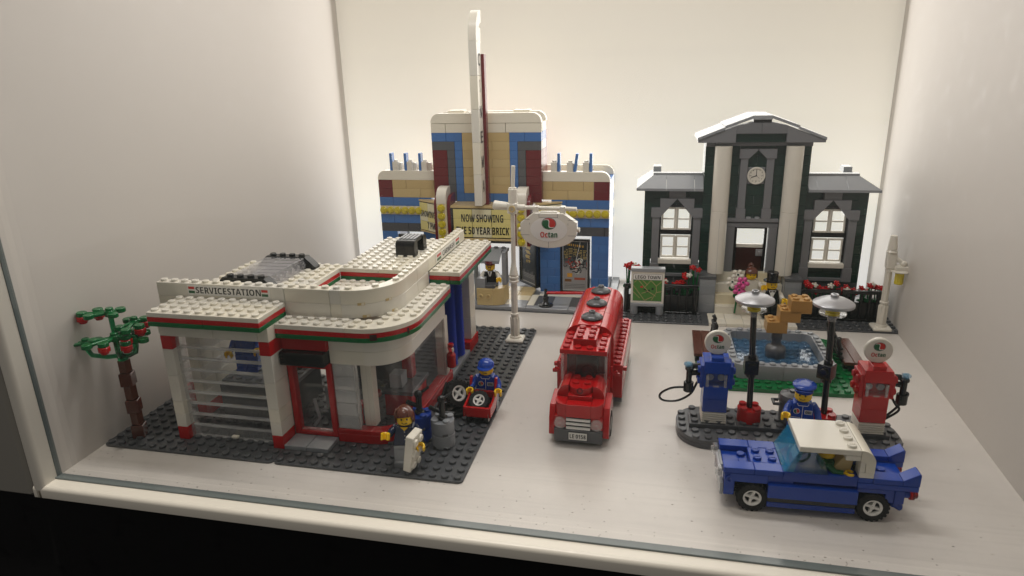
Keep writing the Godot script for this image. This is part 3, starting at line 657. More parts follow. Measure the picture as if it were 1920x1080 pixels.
func print_overalls(o: Node3D) -> void:
	var b := MB.new(); var z := -0.5
	b.box(V(-0.015, 1.95, z - 0.012), V(0.02, 3.2, z + 0.02), 0.0)
	b.box(V(-0.92, 1.98, z - 0.012), V(0.92, 2.03, z + 0.02), 0.0); b.box(V(-0.3, 3.18, z - 0.012), V(0.3, 3.22, z + 0.02), 0.0); b.box(V(-0.9, 2.14, z - 0.012), V(-0.1, 2.17, z + 0.02), 0.0)
	b.tube([V(-0.42, 3.38, z), V(-0.34, 3.2, z), V(0.34, 3.2, z), V(0.42, 3.38, z)], 0.025, 5)
	b.box(V(0.16, 2.5, z - 0.012), V(0.72, 2.84, z + 0.02), 0.0); mi(o, "print", b, M.print_white)
	b = MB.new(); b.box(V(0.19, 2.53, z - 0.016), V(0.69, 2.81, z + 0.0), 0.0); mi(o, "print", b, M.lbg)
	text_on(o, "OIL", 0.42, 0.2, face_xf(V(0.44, 2.67, z - 0.012)), M.print_black, "lettering", 0.01)
	b = MB.new(); b.xf = on_axis(V(-0.42, 2.7, z + 0.01), V(0, 0, -1)); b.lathe([Vector2(0, 0), Vector2(0.25, 0), Vector2(0.25, 0.02), Vector2(0, 0.02)], 16); mi(o, "print", b, M.print_white)
	drop_logo(o, face_xf(V(-0.42, 2.7, z - 0.015)), 0.2, 0.01)
# the two-drop roundel of the fuel company: red drop, green drop, white wave between
func drop_logo(o: Node, X: Transform3D, r: float, depth := 0.02) -> void:
	var half := func(flip: float) -> Array:
		var p := []
		for i in 25: p.append(Vector2(cos(PI * i / 24.0), sin(PI * i / 24.0)) * r)
		for i in 9: p.append(Vector2(-r / 2, 0) + Vector2(cos(PI + PI * i / 8.0), -sin(PI + PI * i / 8.0) * 0.92) * r / 2 * 0.97)
		for i in 9: p.append(Vector2(r / 2, 0) + Vector2(cos(PI + PI * i / 8.0), sin(PI + PI * i / 8.0) * 0.92) * r / 2 * 1.0 + Vector2(0, 0.04 * r))
		var q := []
		for v in p:
			var e: Vector2 = v * flip
			if q.is_empty() or q[-1].distance_to(e) > r * 0.02: q.append(e.rotated(-0.75))
		return q
	var b := MB.new(); b.xf = X; b.prism(arc(Vector2.ZERO, r * 1.08, 0, 345, 23), -depth * 0.4, 0.0, 0.0); mi(o, "emblem_outline", b, M.print_black)
	b = MB.new(); b.xf = X; b.prism(arc(Vector2.ZERO, r * 1.0, 0, 345, 23), -depth * 0.7, 0.0, 0.0); mi(o, "emblem_wave", b, M.print_white)
	for f in [1.0, -1.0]:
		var pts: Array = drop_half(r * 0.98, f)
		b = MB.new(); b.xf = X; b.prism(pts, -depth, 0.0, 0.0); mi(o, "emblem_drop", b, M.logo_red if f > 0 else M.logo_green)
func drop_half(r: float, f: float) -> Array:
	# half of the disc cut along an S: bulges down on one side and up on the other, with a gap for the white wave
	var p := []; var g := 0.09 * r
	for i in 17: p.append(Vector2(cos(deg_to_rad(8 + 164 * i / 16.0)), sin(deg_to_rad(8 + 164 * i / 16.0))) * r)
	for i in 13:
		var x := lerpf(-0.97, 0.97, i / 12.0)
		p.append(Vector2(x * r, r * 0.46 * sin(x * PI) * -1.0 + g))
	var q := []
	for v in p:
		var e := Vector2(clampf(v.x, -r, r), v.y)
		if e.length() > r: e = e.normalized() * r
		e = (e * f).rotated(-0.7)
		if q.is_empty() or q[-1].distance_to(e) > r * 0.03: q.append(e)
	if q[0].distance_to(q[-1]) < r * 0.03: q.pop_back()
	return q
func octan(o: Node, X: Transform3D, r: float, depth := 0.02) -> void:   # roundel above the name, red and green
	var up := Transform3D(X.basis, X * V(0.0, r * 0.42, 0)); drop_logo(o, Transform3D(up.basis.scaled_local(V(1.1, 0.9, 1)), up.origin), r * 0.46, depth)
	for q in [["Oc", -0.37, 0.56, M.logo_red], ["tan", 0.28, 0.68, M.logo_green]]:
		for e in [[0.0, 0.5, q[3]]]:
			text_on(o, q[0], q[2] * r + e[0] * r, (0.42 if q[0] == "Oc" else 0.4) * r + e[0] * r, Transform3D(X.basis, X * V(q[1] * r, -0.42 * r, -depth * e[1])), e[2], "lettering", depth * 0.7)
# wheel with a knobbly tyre about the z axis; face on the -z side
func wheel(parent: Node, c: Vector3, r: float, wd: float, axis := Vector3.FORWARD, called := "wheel", spokes := 4) -> void:
	var b := MB.new(); b.xf = on_axis(c, axis); var rr := r * 0.58
	b.lathe([Vector2(rr, -wd / 2), Vector2(r * 0.9, -wd / 2), Vector2(r * 0.96, -wd * 0.4), Vector2(r * 0.96, wd * 0.4), Vector2(r * 0.9, wd / 2), Vector2(rr, wd / 2), Vector2(rr - 0.02, wd * 0.2)], 30)
	var fx := b.xf
	for k in 20:
		for s in 2:
			b.xf = fx * Transform3D(Basis(Vector3.UP, TAU * (k + 0.5 * s) / 20), Vector3.ZERO); b.box(V(r * 0.9, (-0.5 if s == 0 else 0.04) * wd, -0.085 * r), V(r * 1.0, (-0.04 if s == 0 else 0.5) * wd, 0.085 * r), 0.02)
	var w := mi(parent, called, b, M.rubber)
	b = MB.new(); b.xf = fx; b.lathe([Vector2(rr * 0.74, wd * 0.2), Vector2(rr * 0.78, wd * 0.44), Vector2(rr, wd * 0.47), Vector2(rr, wd * 0.1), Vector2(rr, -wd * 0.4)], 26)
	b.lathe([Vector2(0, wd * 0.43), Vector2(rr * 0.12, wd * 0.43), Vector2(rr * 0.13, wd * 0.36), Vector2(rr * 0.3, wd * 0.36), Vector2(rr * 0.32, wd * 0.1)], 16)
	for k in spokes:
		b.xf = fx * Transform3D(Basis(Vector3.UP, TAU * k / spokes + 0.2), Vector3.ZERO); b.box(V(rr * 0.2, wd * 0.12, -rr * 0.15), V(rr * 0.8, wd * 0.38, rr * 0.15), 0.03)
	mi(w, "rim", b, M.print_white)
	b = MB.new(); b.xf = fx; b.lathe([Vector2(rr * 0.99, -wd * 0.42), Vector2(rr * 0.99, -wd * 0.05), Vector2(0, -wd * 0.05)], 18); mi(w, "hub", b, M.dbg)
func flower(b: MB, p: Vector3, r: float, dir := Vector3.UP) -> void:
	var fx := on_axis(p, dir)
	for k in 5:
		b.xf = fx * Transform3D(Basis(Vector3.UP, TAU * k / 5), Vector3.ZERO); b.ball(V(r * 0.62, 0.04, 0), r * 0.42, V(1, 0.4, 0.9), 8)
	b.xf = fx; b.cyl(V(0, 0, 0), r * 0.34, 0.16, 10); b.xf = Transform3D()

func build_station_props() -> void:
	var b: MB
	# tree of brown cubes with clear green limbs and studded leaves
	var t := thing("tree", "toy tree with brown block trunk, green leaves and red flowers by the garage", "tree", V(2.25, 0.2, 1.85))
	var tw := [0.45, 0.1, 0.5, 0.08, 0.42, 0.12]; var ts := [1.0, 0.72, 1.0, 0.72, 1.0, 0.72]; var y := 0.0; var th := [1.2, 1.2, 1.2, 1.3, 1.2, 1.15]
	for k in 6:
		var h: float = ts[k] / 2; b = MB.new(); b.xf = Transform3D(Basis(Vector3.UP, -tw[k] + 0.1), V(-0.02 * k, y, 0)); b.box(V(-h, 0.01, -h), V(h, th[k] - 0.01, h), 0.04); mi(t, "trunk_block", b, M.brown if k % 2 else M.brown_b); y += th[k]
	b = MB.new(); b.cyl(V(-0.12, y, 0), 0.42, 0.5); var base_y := y + 0.4
	var tips := [[V(-1.8, 9.3 - 0.2, -1.6), 1.0], [V(0.15, 11.5, -0.6), 1.0], [V(1.75, 9.15, -0.3), 1.0], [V(0.9, 10.2, 0.9), 1.0], [V(0.7, 9.6, -1.2), 1.0]]
	for q in tips:
		var e: Vector3 = q[0]; var s := V(-0.12, base_y, 0); b.tube([s, s + V((e.x - s.x) * 0.45, 0.1, (e.z - s.z) * 0.45), V(lerpf(s.x, e.x, 0.9), lerpf(base_y, e.y, 0.35), lerpf(s.z, e.z, 0.9)), V(e.x, lerpf(base_y, e.y, 0.75), e.z), e], 0.2, 8)
	mi(t, "limb", b, M.tr_green)
	var yaws := [0.15, 0.3, -0.9, 2.0, 1.2]
	for i in 5:
		var e: Vector3 = tips[i][0]; b = MB.new()
		var lf := Transform3D(Basis(Vector3.UP, yaws[i] * -1.0), e)
		for a in [[-2.2, 0.0], [-1.3, 0.75], [-1.3, -0.75], [0.55, 0.65], [0.55, -0.65]]:
			b.xf = lf; b.rod(V(-0.1, 0.18, 0), V(a[0], 0.18, a[1]), 0.17, 6); b.cyl(V(a[0], 0.0, a[1]), 0.4, 0.36, 14)
		b.cyl(V(0, -0.1, 0), 0.4, 0.5, 12); b.cyl(V(0, 0.4, 0), 0.3, 0.22, 12); var leaf := mi(t, "leaf", b, M.green)
		for a in ([[-2.2, 0.0], [-1.3, 0.75]] if i in [0, 1] else [[-1.3, -0.75], [0.55, -0.65]]):
			b = MB.new(); b.xf = lf; b.cyl(V(a[0], -0.42, a[1]), 0.45, 0.42, 14); b.cyl(V(a[0], -0.62, a[1]), 0.3, 0.22, 12); mi(leaf, "flower", b, M.red)
	b = MB.new(); b.box(V(-1.3, 0, -0.7), V(1.2, 1.2, -0.55)); b.box(V(-1.3, 0, 1.3), V(1.2, 1.2, 1.45)); b.box(V(-1.3, 0, -0.7), V(-1.15, 1.2, 1.45)); b.box(V(1.05, 0, -0.7), V(1.2, 1.2, 1.45)); b.box(V(-1.3, 0, -0.7), V(1.2, 0.2, 1.45))
	single("open_crate", b, M.red, "open red crate beside the garage's left wall", "crate", V(2.6, 0.2, 8.6))
	# man with a white board
	figure("brown haired toy man in dark blue shirt holding a white board", V(26.95, 0.2, 2.0), 0.18, "toy figures", {"legs": M.lbg, "torso": M.dark_blue, "swing": [1.15, 0.25], "top": hair_short, "turn": 0.12,
		"print": func(o):
			var p := MB.new()
			for k in 4: p.ball(V(0.0, 2.0 + 0.33 * k, -0.5), 0.045, V(1, 1, 0.5), 7)
			mi(o, "shirt_button", p, M.print_white)
			p = MB.new(); p.prism([Vector2(-0.3, 3.4), Vector2(0.3, 3.4), Vector2(0, 3.08)], -0.505, -0.48, 0.0); mi(o, "neck_print", p, M.yellow)})
	b = MB.new(); b.xf = Transform3D(Basis(Vector3.BACK, -0.16), Vector3.ZERO); b.box(V(-0.32, 0, -0.8), V(0.32, 3.1, 0.8), 0.05)
	for k in 2:
		for j in 3: stud(b, V(0.31, 0.55 + 1.0 * j, -0.4 + 0.8 * k), V(1, 0, 0))
	single("white_board", b, M.white, "white studded plate held upright by the brown haired man", "board", V(27.55, 0.45, 1.05), "", -0.12)
	# two drums with black nozzles
	for q in [["blue", V(26.75, 0.2, 5.7), "blue toy drum with black pump behind the man with the board"], ["lbg", V(28.95, 0.2, 5.1), "light grey toy drum with black pump beside the man with the board"]]:
		var d := thing("oil_drum", q[2], "drum", q[1], 0.0, "oil drums")
		for k in 2:
			b = MB.new(); b.xf = Transform3D(Basis(), V(0, 1.2 * k, 0)); b.lathe([Vector2(0, 0.01), Vector2(0.93, 0.01), Vector2(0.96, 0.04), Vector2(0.98, 0.3), Vector2(0.98, 1.14), Vector2(0.95, 1.185), Vector2(0, 1.185)], 30)
			if k == 1:
				for s in 4: stud(b, V(0.5 * (1 if s & 1 else -1), 1.18, 0.5 * (1 if s & 2 else -1)))
			mi(d, "round_brick", b, M[q[0]] if k == 0 else M[q[0] + "_b"])
			b = MB.new(); b.xf = Transform3D(Basis(Vector3.UP, -0.5), Vector3.ZERO); b.box(V(-0.22, 1.2 * k + 0.02, -0.99), V(0.22, 1.2 * k + 0.22, -0.9), 0.02); mi(d, "notch", b, M.dbg)
		b = MB.new(); b.cyl(V(0, 2.38, 0), 0.42, 0.25); b.rod(V(0, 2.5, 0), V(0, 4.1, 0), 0.26); b.ball(V(0, 4.15, 0), 0.36); b.rod(V(0, 4.15, 0), V(0.75, 4.6, 0.6), 0.13); b.rod(V(0, 3.0, 0), V(-1.2, 3.2, 0.3), 0.2); mi(d, "pump", b, M.black)
	# black tyre trolley
	var tr := thing("tyre_trolley", "black wheel with white hub lying on a black barred trolley by the window", "trolley", V(28.0, 0.2, 11.2), 0.5)
	wheel(tr, V(0.25, 1.75, -0.4), 1.25, 0.8, V(0.35, 0.35, -0.85)); wheel(tr, V(0.1, 0.95, 1.2), 0.9, 0.7, V(0.3, 0.8, -0.5))
	b = MB.new(); b.rod(V(-1.9, 0.9, -1.8), V(-0.6, 2.9, -0.2), 0.13); b.rod(V(-1.9, 0.9, -1.8), V(-0.4, 0.7, -2.2), 0.22); b.rod(V(1.1, 0.5, -1.8), V(1.4, 2.6, -0.1), 0.12); b.box(V(-1.2, 0.1, -2.0), V(1.2, 0.5, 1.0), 0.05); b.rod(V(-1.0, 0.4, 0.6), V(1.2, 0.4, 0.6), 0.2); mi(tr, "chassis", b, M.black)
	# wheelbarrow with a tyre, pushed by a mechanic
	var wb := thing("wheelbarrow", "red toy wheelbarrow with black wheels pushed by the mechanic", "wheelbarrow", V(30.85, 0.2, 9.7), 0.0)
	b = MB.new(); b.prism([Vector2(-0.95, 0.75), Vector2(0.95, 0.75), Vector2(1.15, 1.65), Vector2(-1.15, 1.65)], -1.0, -0.75, 0.03)
	b.box(V(-0.95, 0.7, -0.95), V(0.95, 0.9, 1.6)); b.box(V(-1.0, 1.5, 1.4), V(1.0, 2.1, 1.7))
	for s in [-1, 1]:
		b.xf = Transform3D(Basis(Vector3.BACK, Vector3.UP, Vector3.LEFT), V(1.15 * s + 0.1, 0, 0)); b.prism([Vector2(-0.95, 0.72), Vector2(1.0, 0.75), Vector2(1.7, 1.6), Vector2(2.0, 3.3), Vector2(1.55, 3.4), Vector2(1.3, 2.2), Vector2(0.4, 1.8), Vector2(-0.95, 1.65)], 0.0, 0.2, 0.04); b.xf = Transform3D()
	mi(wb, "tray", b, M.red)
	for s in [-1, 1]: wheel(wb, V(0.8 * s, 0.45, -0.5), 0.45, 0.35, V(s, 0, 0))
	b = MB.new(); b.rod(V(-0.9, 0.45, -0.5), V(0.9, 0.45, -0.5), 0.12); b.box(V(-0.5, 0.3, -0.8), V(0.5, 0.72, 0.4)); mi(wb, "axle", b, M.black)
	var ty := thing("loose_tyre", "black tyre with white four spoked hub lying in the red wheelbarrow", "tyre", V(30.8, 1.35, 9.75), 0.0)
	wheel(ty, V(0, 0.55, 0.2), 0.92, 0.62, V(0.0, 0.72, -0.7))
	figure("toy mechanic in blue overalls and blue peaked cap behind the red wheelbarrow", V(31.0, 0.2, 11.9), 0.05, "toy figures", {"legs": M.dark_blue, "torso": M.blue, "swing": [0.5, 0.5], "top": func(o): cap_peaked(o, M.blue), "print": print_overalls})
	figure("toy mechanic with blue overalls standing on the grey lift inside the garage", V(9.2, 4.0, 8.6), 0.3, "toy figures", {"legs": M.blue, "torso": M.blue, "swing": [0.3, 0.4], "top": func(o): cap_peaked(o, M.blue)})
	# white sign post with the hanging oval sign
	var lp := thing("sign_post", "tall white toy post with an oval fuel sign hanging from its arm", "sign post", V(30.15, 0.2, 28.2))
	post_foot(lp, 8.2)
	b = MB.new(); b.rod(V(0, 7.9, 0), V(0.05, 14.9, 0), 0.25, 14); b.rod(V(0.1, 15.9, 0), V(0.1, 17.5, 0), 0.5, 18); b.rod(V(0.1, 17.4, 0), V(0.1, 17.65, 0), 0.42, 16); b.rod(V(0.12, 17.6, 0), V(0.22, 19.95, 0), 0.22, 12); b.box(V(-0.45, 14.85, -0.5), V(0.6, 16.0, 0.5), 0.08)
	b.rod(V(-0.4, 15.6, 0), V(-2.0, 15.72, 0), 0.42, 14, 0.5); b.rod(V(-1.95, 15.7, 0), V(-2.05, 15.72, 0), 0.46, 14); b.rod(V(0.5, 15.5, 0), V(1.4, 15.5, 0), 0.33, 14); b.rod(V(1.2, 15.5, 0), V(7.0, 15.42, 0), 0.22, 12); mi(lp, "mast", b, M.white)
	b = MB.new(); b.xf = on_axis(V(0.1, 15.4, -0.48), V(0, 0, -1)); b.lathe([Vector2(0.2, 0), Vector2(0.36, 0), Vector2(0.36, 0.16), Vector2(0.2, 0.16), Vector2(0.2, -0.1), Vector2(0, -0.1)], 16); mi(lp, "pin_hole", b, M.tan)
	var sg := []
	sg.append_array([Vector2(0.95, 13.9), Vector2(2.4, 15.02), Vector2(5.6, 15.0), Vector2(7.05, 14.0), Vector2(7.05, 12.9)]); sg.append_array(arc(Vector2(4.0, 12.95), 3.05, -8, -172, 14, 1.75))
	b = MB.new(); b.prism(sg, -0.5, 0.5, 0.05); for x in [2.6, 5.5]: b.box(V(x - 0.3, 14.9, -0.35), V(x + 0.3, 15.72, 0.35), 0.08)
	b.rod(V(0.7, 13.1, -0.1), V(1.0, 13.1, -0.1), 0.24); b.rod(V(7.0, 13.2, -0.1), V(7.35, 13.2, -0.1), 0.26); b.box(V(3.1, 14.98, -0.3), V(4.9, 15.15, 0.3), 0.05)
	mi(lp, "hanging_sign", b, M.white)
	b = MB.new()
	for q in [[1.0, 14.3, 2.0], [6.1, 14.3, 7.0], [1.0, 12.6, 1.95], [6.1, 12.6, 7.0], [3.0, 14.55, 5.0]]: b.box(V(q[0], q[1], -0.508), V(q[2], q[1] + 0.035, -0.48), 0.0)
	for q in [[4.0, 11.25, 11.9], [3.0, 14.55, 15.0], [5.0, 14.55, 15.0], [1.95, 13.75, 13.95], [6.1, 13.75, 13.95]]: b.box(V(q[0], q[1], -0.508), V(q[0] + 0.035, q[2], -0.48), 0.0)
	mi(lp, "seam", b, M.dbg)
	b = MB.new(); b.xf = Transform3D(Basis(), V(4.05, 13.25, -0.5)); b.prism(arc(Vector2.ZERO, 2.0, 0, 350, 35, 1.32), -0.02, 0.0, 0.0); mi(lp, "oval_sticker", b, M.print_white)
	octan(lp, face_xf(V(4.08, 13.3, -0.52)), 1.45, 0.03)
func post_foot(lp: Node, h: float) -> void:   # moulded lamp-post base with flutes and rings
	var b := MB.new(); b.box(V(-1.0, 0, -1.0), V(1.0, 0.42, 1.0), 0.14)
	b.lathe([Vector2(0.62, 0.4), Vector2(0.6, 0.62), Vector2(0.42, 0.68), Vector2(0.5, 1.4), Vector2(0.52, 2.0), Vector2(0.42, 3.0), Vector2(0.36, 3.15), Vector2(0.5, 3.2), Vector2(0.5, 3.36), Vector2(0.36, 3.42), Vector2(0.33, 6.9), Vector2(0.36, 6.95), Vector2(0.54, 7.05), Vector2(0.54, 7.25), Vector2(0.4, 7.4), Vector2(0.54, 7.55), Vector2(0.54, 7.7), Vector2(0.42, 7.78), Vector2(0.5, 7.95), Vector2(0.3, 8.9), Vector2(0.27, 9.2), Vector2(0, 9.2)] if h > 8 else [Vector2(0.62, 0.4), Vector2(0.6, 0.62), Vector2(0.42, 0.68), Vector2(0.52, 1.6), Vector2(0.42, 3.0), Vector2(0.36, 3.15), Vector2(0.48, 3.2), Vector2(0.48, 3.36), Vector2(0.36, 3.42), Vector2(0.33, h), Vector2(0, h)], 20)
	for k in 8:
		b.xf = Transform3D(Basis(Vector3.UP, TAU * k / 8), Vector3.ZERO); b.rod(V(0.43, 0.75, 0), V(0.46, 2.9, 0), 0.1, 6); b.rod(V(0.31, 3.5, 0), V(0.3, minf(h, 6.8), 0), 0.07, 6)
	mi(lp, "post_base", b, M.white)
func poster_texture(kind: int) -> ImageTexture:   # a plain made-up film poster: night sky, lit windows, a tangle, pale foot with small print
	var w := 128; var h := 256
	var im := Image.create(w, h, false, Image.FORMAT_RGB8); var r := RandomNumberGenerator.new(); r.seed = 40 + kind
	for y in h:
		for x in w:
			var t := float(y) / h
			im.set_pixel(x, y, Color(0.12, 0.15, 0.17).lerp(Color(0.62, 0.61, 0.6), smoothstep(0.25, 0.62, t) if kind == 0 else smoothstep(0.5, 0.85, t) * 0.6))
	if kind == 0:
		var x := 16
		while x < 104:
			im.fill_rect(Rect2i(x, 12 + x / 9, r.randi_range(4, 7), 11), Color(0.78, 0.6, 0.22)); x += r.randi_range(8, 10)
		for c in 5:
			var top := r.randi_range(30, 48); var bx := 8 + c * 24
			for j in 6:
				for i in 4:
					if r.randf() < 0.8: im.fill_rect(Rect2i(bx + i * 5, top + j * 8, 3, 4), Color(0.86, 0.74, 0.4))
		for k in 60:
			var cx := 64 + r.randfn() * 22; var cy := 120 + r.randfn() * 18; var a := r.randf() * TAU; var col: Color = [Color(0.1, 0.12, 0.12), Color(0.3, 0.34, 0.33), Color(0.8, 0.8, 0.76), Color(0.62, 0.16, 0.1), Color(0.14, 0.15, 0.16)][k % 5]
			for s in 26:
				im.fill_rect(Rect2i(clampi(int(cx + cos(a) * s), 4, 120), clampi(int(cy + sin(a) * s * 0.8), 70, 190), 4, 4), col); a += 0.05
		for s in 66: im.fill_rect(Rect2i(88 - s / 3, 6 + s * 2 - s / 2, 2, 3), Color(0.93, 0.92, 0.9))
		im.fill_rect(Rect2i(24, 166, 26, 20), Color(0.84, 0.6, 0.14)); im.fill_rect(Rect2i(12, 196, 34, 14), Color(0.5, 0.33, 0.16)); im.fill_rect(Rect2i(60, 188, 56, 12), Color(0.66, 0.3, 0.2))
		for k in 3: im.fill_rect(Rect2i(14, 222 + k * 8, 100, 2), Color(0.3, 0.3, 0.32))
	else:
		for s in 90: im.fill_rect(Rect2i(44 + int(6 * sin(s * 0.2)), 66 + s, 34, 2), Color(0.78, 0.66, 0.3) if s % 24 < 16 else Color(0.3, 0.22, 0.1))
		for k in 14: im.fill_rect(Rect2i(8 + k * 8, 130 + r.randi_range(0, 24), 6, 60), Color(0.07, 0.08, 0.09))
		im.fill_rect(Rect2i(70, 14, 44, 16), Color(0.4, 0.12, 0.1)); im.fill_rect(Rect2i(10, 206, 108, 30), Color(0.45, 0.45, 0.46))
		for k in 3: im.fill_rect(Rect2i(16, 210 + k * 8, 96, 3), Color(0.62, 0.62, 0.62))
	im.fill_rect(Rect2i(0, 0, w, 5), Color(0.85, 0.84, 0.82)); im.fill_rect(Rect2i(0, h - 5, w, 5), Color(0.85, 0.84, 0.82)); im.fill_rect(Rect2i(0, 0, 4, h), Color(0.85, 0.84, 0.82)); im.fill_rect(Rect2i(w - 4, 0, 4, h), Color(0.85, 0.84, 0.82))
	return ImageTexture.create_from_image(im)
func poster(o: Node, X: Transform3D, w: float, h: float, kind: int) -> void:
	var b := MB.new(); b.xf = X; b.box(V(0, 0, 0), V(0.32, h, 0.5)); b.box(V(w - 0.32, 0, 0), V(w, h, 0.5)); b.box(V(0.32, 0, 0), V(w - 0.32, 0.32, 0.5)); b.box(V(0.32, h - 0.3, 0), V(w - 0.32, h, 0.5))
	var f := mi(o, "poster_frame", b, M.black)
	if not M.has("poster%d" % kind):
		var m := StandardMaterial3D.new(); m.albedo_texture = poster_texture(kind); m.roughness = 0.25; M["poster%d" % kind] = m
	b = MB.new(); b.xf = X; b.quad(V(0.3, 0.3, 0.2), V(w - 0.3, 0.3, 0.2), V(w - 0.3, h - 0.28, 0.2), V(0.3, h - 0.28, 0.2), V(0, 0, -1)); mi(f, "print", b, M["poster%d" % kind])

func build_cinema() -> void:
	var b: MB
	var X0 := 7.6; var X1 := 39.3; var C := 23.4; var ZF := 45.0
	var bp := thing("baseplate", "dark grey baseplate with tiled pavement under the blue cinema", "baseplate", V(C, 0, 46), 0, "grey studded baseplates", true)
	b = MB.new(); b.box(V(7.4, 0.0, 38.2), V(40.4, 0.2, 53.2), 0.03); mi(bp, "plate", b, M.base)
	var pv := grp(bp, "pavement")
	for k in 6: bk(pv, ["lbg_b", "dbg_b"][0], 7.5 + 5.45 * k, 0.2, 38.3, 5.45, 1.0, 0.4)
	for k in 5: bk(pv, "lbg", 39.35, 0.2, 39.3 + 2.8 * k, 1.0, 2.8, 0.4)
	bk(pv, "white_b", 29.25, 0.2, 39.3, 0.95, 4.3, 0.4); bk(pv, "white_b", 30.2, 0.2, 43.3, 9.1, 0.9, 0.4); bk(pv, "white_b", 17, 0.2, 39.3, 0.95, 4.3, 0.4)
	for k in 4: bk(pv, ["dbg", "lbg", "dbg_b", "lbg_b"][k], 30.2 + 2.28 * k, 0.2, 39.3, 2.28, 4.0, 0.4)
	for i in 6:
		for k in 4: bk(pv, ["tan", "white_b", "lbg"][(i + 2 * k) % 3] if k < 1 else ["tan_b", "tan", "cream"][(i * 2 + k) % 3], 18 + 1.87 * i, 0.2, 39.3 + 1.9 * k, 1.87, 1.9, 0.4)
	for k in 3: bk(pv, ["lbg", "dbg", "lbg_b"][k], 8 + 3 * k, 0.2, 39.3, 3, 4.0, 0.4)
	var o := thing("cinema", "blue, tan and dark red toy cinema with a tall white vertical sign", "building", V(C, 0.2, 47), 0, "", true)
	# wings
	for s in [-1, 1]:
		var wg := grp(o, "wing")
		var mx := func(a: float, c: float) -> Array:   # outer edge at 0
			return [X0 + a, X0 + c] if s < 0 else [X1 - c, X1 - a]
		for k in 7:
			for q in [[0.0, 2.3], [6.1, 9.2]]:
				var e: Array = mx.call(q[0], q[1]); course(wg, 0.6 + 1.14 * k, ZF, [[e[0], e[1], "med_blue" if k % 2 else "med_blue_b"]], 1.0, 1.14, 2.0, float(k % 2))
		var e0: Array = mx.call(0.0, 9.4)
		var rows := [[8.55, 1.2, [["dbg_b", 0.0, 8.6]]], [9.75, 1.2, [["med_blue", 0.0, 8.4]]], [10.95, 1.2, [["cream", 0.0, 8.0]]], [12.15, 1.2, [["med_blue_b", 0.0, 7.6]]], [13.35, 1.2, [["dark_red", 0.0, 2.05], ["tan", 2.05, 9.4]]], [14.55, 1.2, [["dark_red", 0.0, 2.05], ["tan_b", 2.05, 9.4]]]]
		for k in rows.size():
			for q in rows[k][2]:
				var e: Array = mx.call(q[1], q[2]); course(wg, rows[k][0], ZF, [[e[0], e[1], q[0]]], 1.0, rows[k][1], 4.0, 2.0 * (k % 2))
		for j in 7:
			var e: Array = mx.call(0.55 + 1.03 * j, 0.0); var px: float = e[0] if s < 0 else e[1]
			b = MB.new(); b.xf = on_axis(V(px, 11.55, ZF + 0.05), V(0, 0, -1)); b.lathe([Vector2(0.5, 0), Vector2(0.5, 0.28), Vector2(0.46, 0.32), Vector2(0.32, 0.32), Vector2(0.32, 0.5), Vector2(0.28, 0.54), Vector2(0, 0.54)], 18); mi(wg, "lamp_stud", b, M.tr_orange)
		# white top with a rounded outer corner, front and back, crenels and blue fins between
		for z in [ZF, ZF + 6.5]:
			var pr := []
			var ex: Array = mx.call(0.0, 9.4)
			if s < 0:
				pr = [Vector2(ex[1], 15.75), Vector2(ex[1], 17.0)]; pr.append_array(arc(Vector2(ex[0] + 1.1, 15.9), 1.1, 90, 180, 7)); pr.append(Vector2(ex[0], 15.75))
			else:
				pr = [Vector2(ex[0], 15.75), Vector2(ex[1], 15.75)]; pr.append_array(arc(Vector2(ex[1] - 1.1, 15.9), 1.1, 0, 90, 7)); pr.append(Vector2(ex[0], 17.0))
			b = MB.new(); b.prism(pr, z, z + 1.0); mi(wg, "coping", b, M.white_b)
		var ew: Array = mx.call(0.02, 9.4); bk(wg, "white", ew[0] + (1.0 if s < 0 else 0.0), 15.6, ZF + 1, 8.2, 5.5, 0.5, 1, "roof_plate")
		course(wg, 0.6, X0 if s < 0 else X1 - 1.0, [[ZF + 1, 53, "dark_blue"]], 1.0, 7.9, 8.0, 0, 0, true)
		for k in 6: course(wg, 8.55 + 1.2 * k, X0 if s < 0 else X1 - 1.0, [[ZF + 1, 53, "med_blue" if k % 2 else "white_b"]], 1.0, 1.2, 4.0, 0, 0, true)
		for k in 3:
			var cx: float = (9.85 + 2.07 * k) if s < 0 else (31.65 + 2.07 * k)
			b = MB.new(); b.box(V(cx, 16.95, ZF + 0.1), V(cx + 0.78, 18.2, ZF + 0.8)); b.cyl(V(cx + 0.42, 18.15, ZF + 0.45), 0.28, 0.28, 12); b.box(V(cx + 0.78, 16.95, ZF + 0.6), V(cx + 1.1, 18.0, ZF + 1.4)); mi(wg, "crenel", b, M.white)
			b = MB.new(); b.xf = Transform3D(Basis(Vector3.BACK, -0.14 if (s > 0 and k == 1) else 0.0), V(cx - 0.42 if s < 0 else cx + 0.82, 16.98, ZF + 0.2)); b.box(V(0, 0, 0), V(0.36, 2.35, 0.95)); mi(wg, "fin", b, M.med_blue)
	poster(o, face_xf(V(32.85, 0.62, ZF - 0.1)), 4.0, 7.55, 0); poster(o, face_xf(V(10.0, 0.62, ZF - 0.1)), 4.0, 7.55, 0)
	# slanted entrance walls with posters
	poster(o, face_xf(V(26.3, 0.62, 49.2), -0.80), 4.3, 7.8, 1)
	b = MB.new(); b.xf = face_xf(V(26.3, 0.62, 49.3), -0.80); b.box(V(0, 0, 0.52), V(4.6, 8.0, 1.2)); mi(o, "slanted_wall", b, M.black)
	b = MB.new(); b.xf = face_xf(V(17.0, 0.62, 44.9), 0.95); b.box(V(0, 0, 0.1), V(4.6, 8.0, 0.9)); mi(o, "slanted_wall", b, M.black)
	# tower
	var tw := grp(o, "tower")
	var zt := 43.9; var xl := 16.05; var xr := 30.65
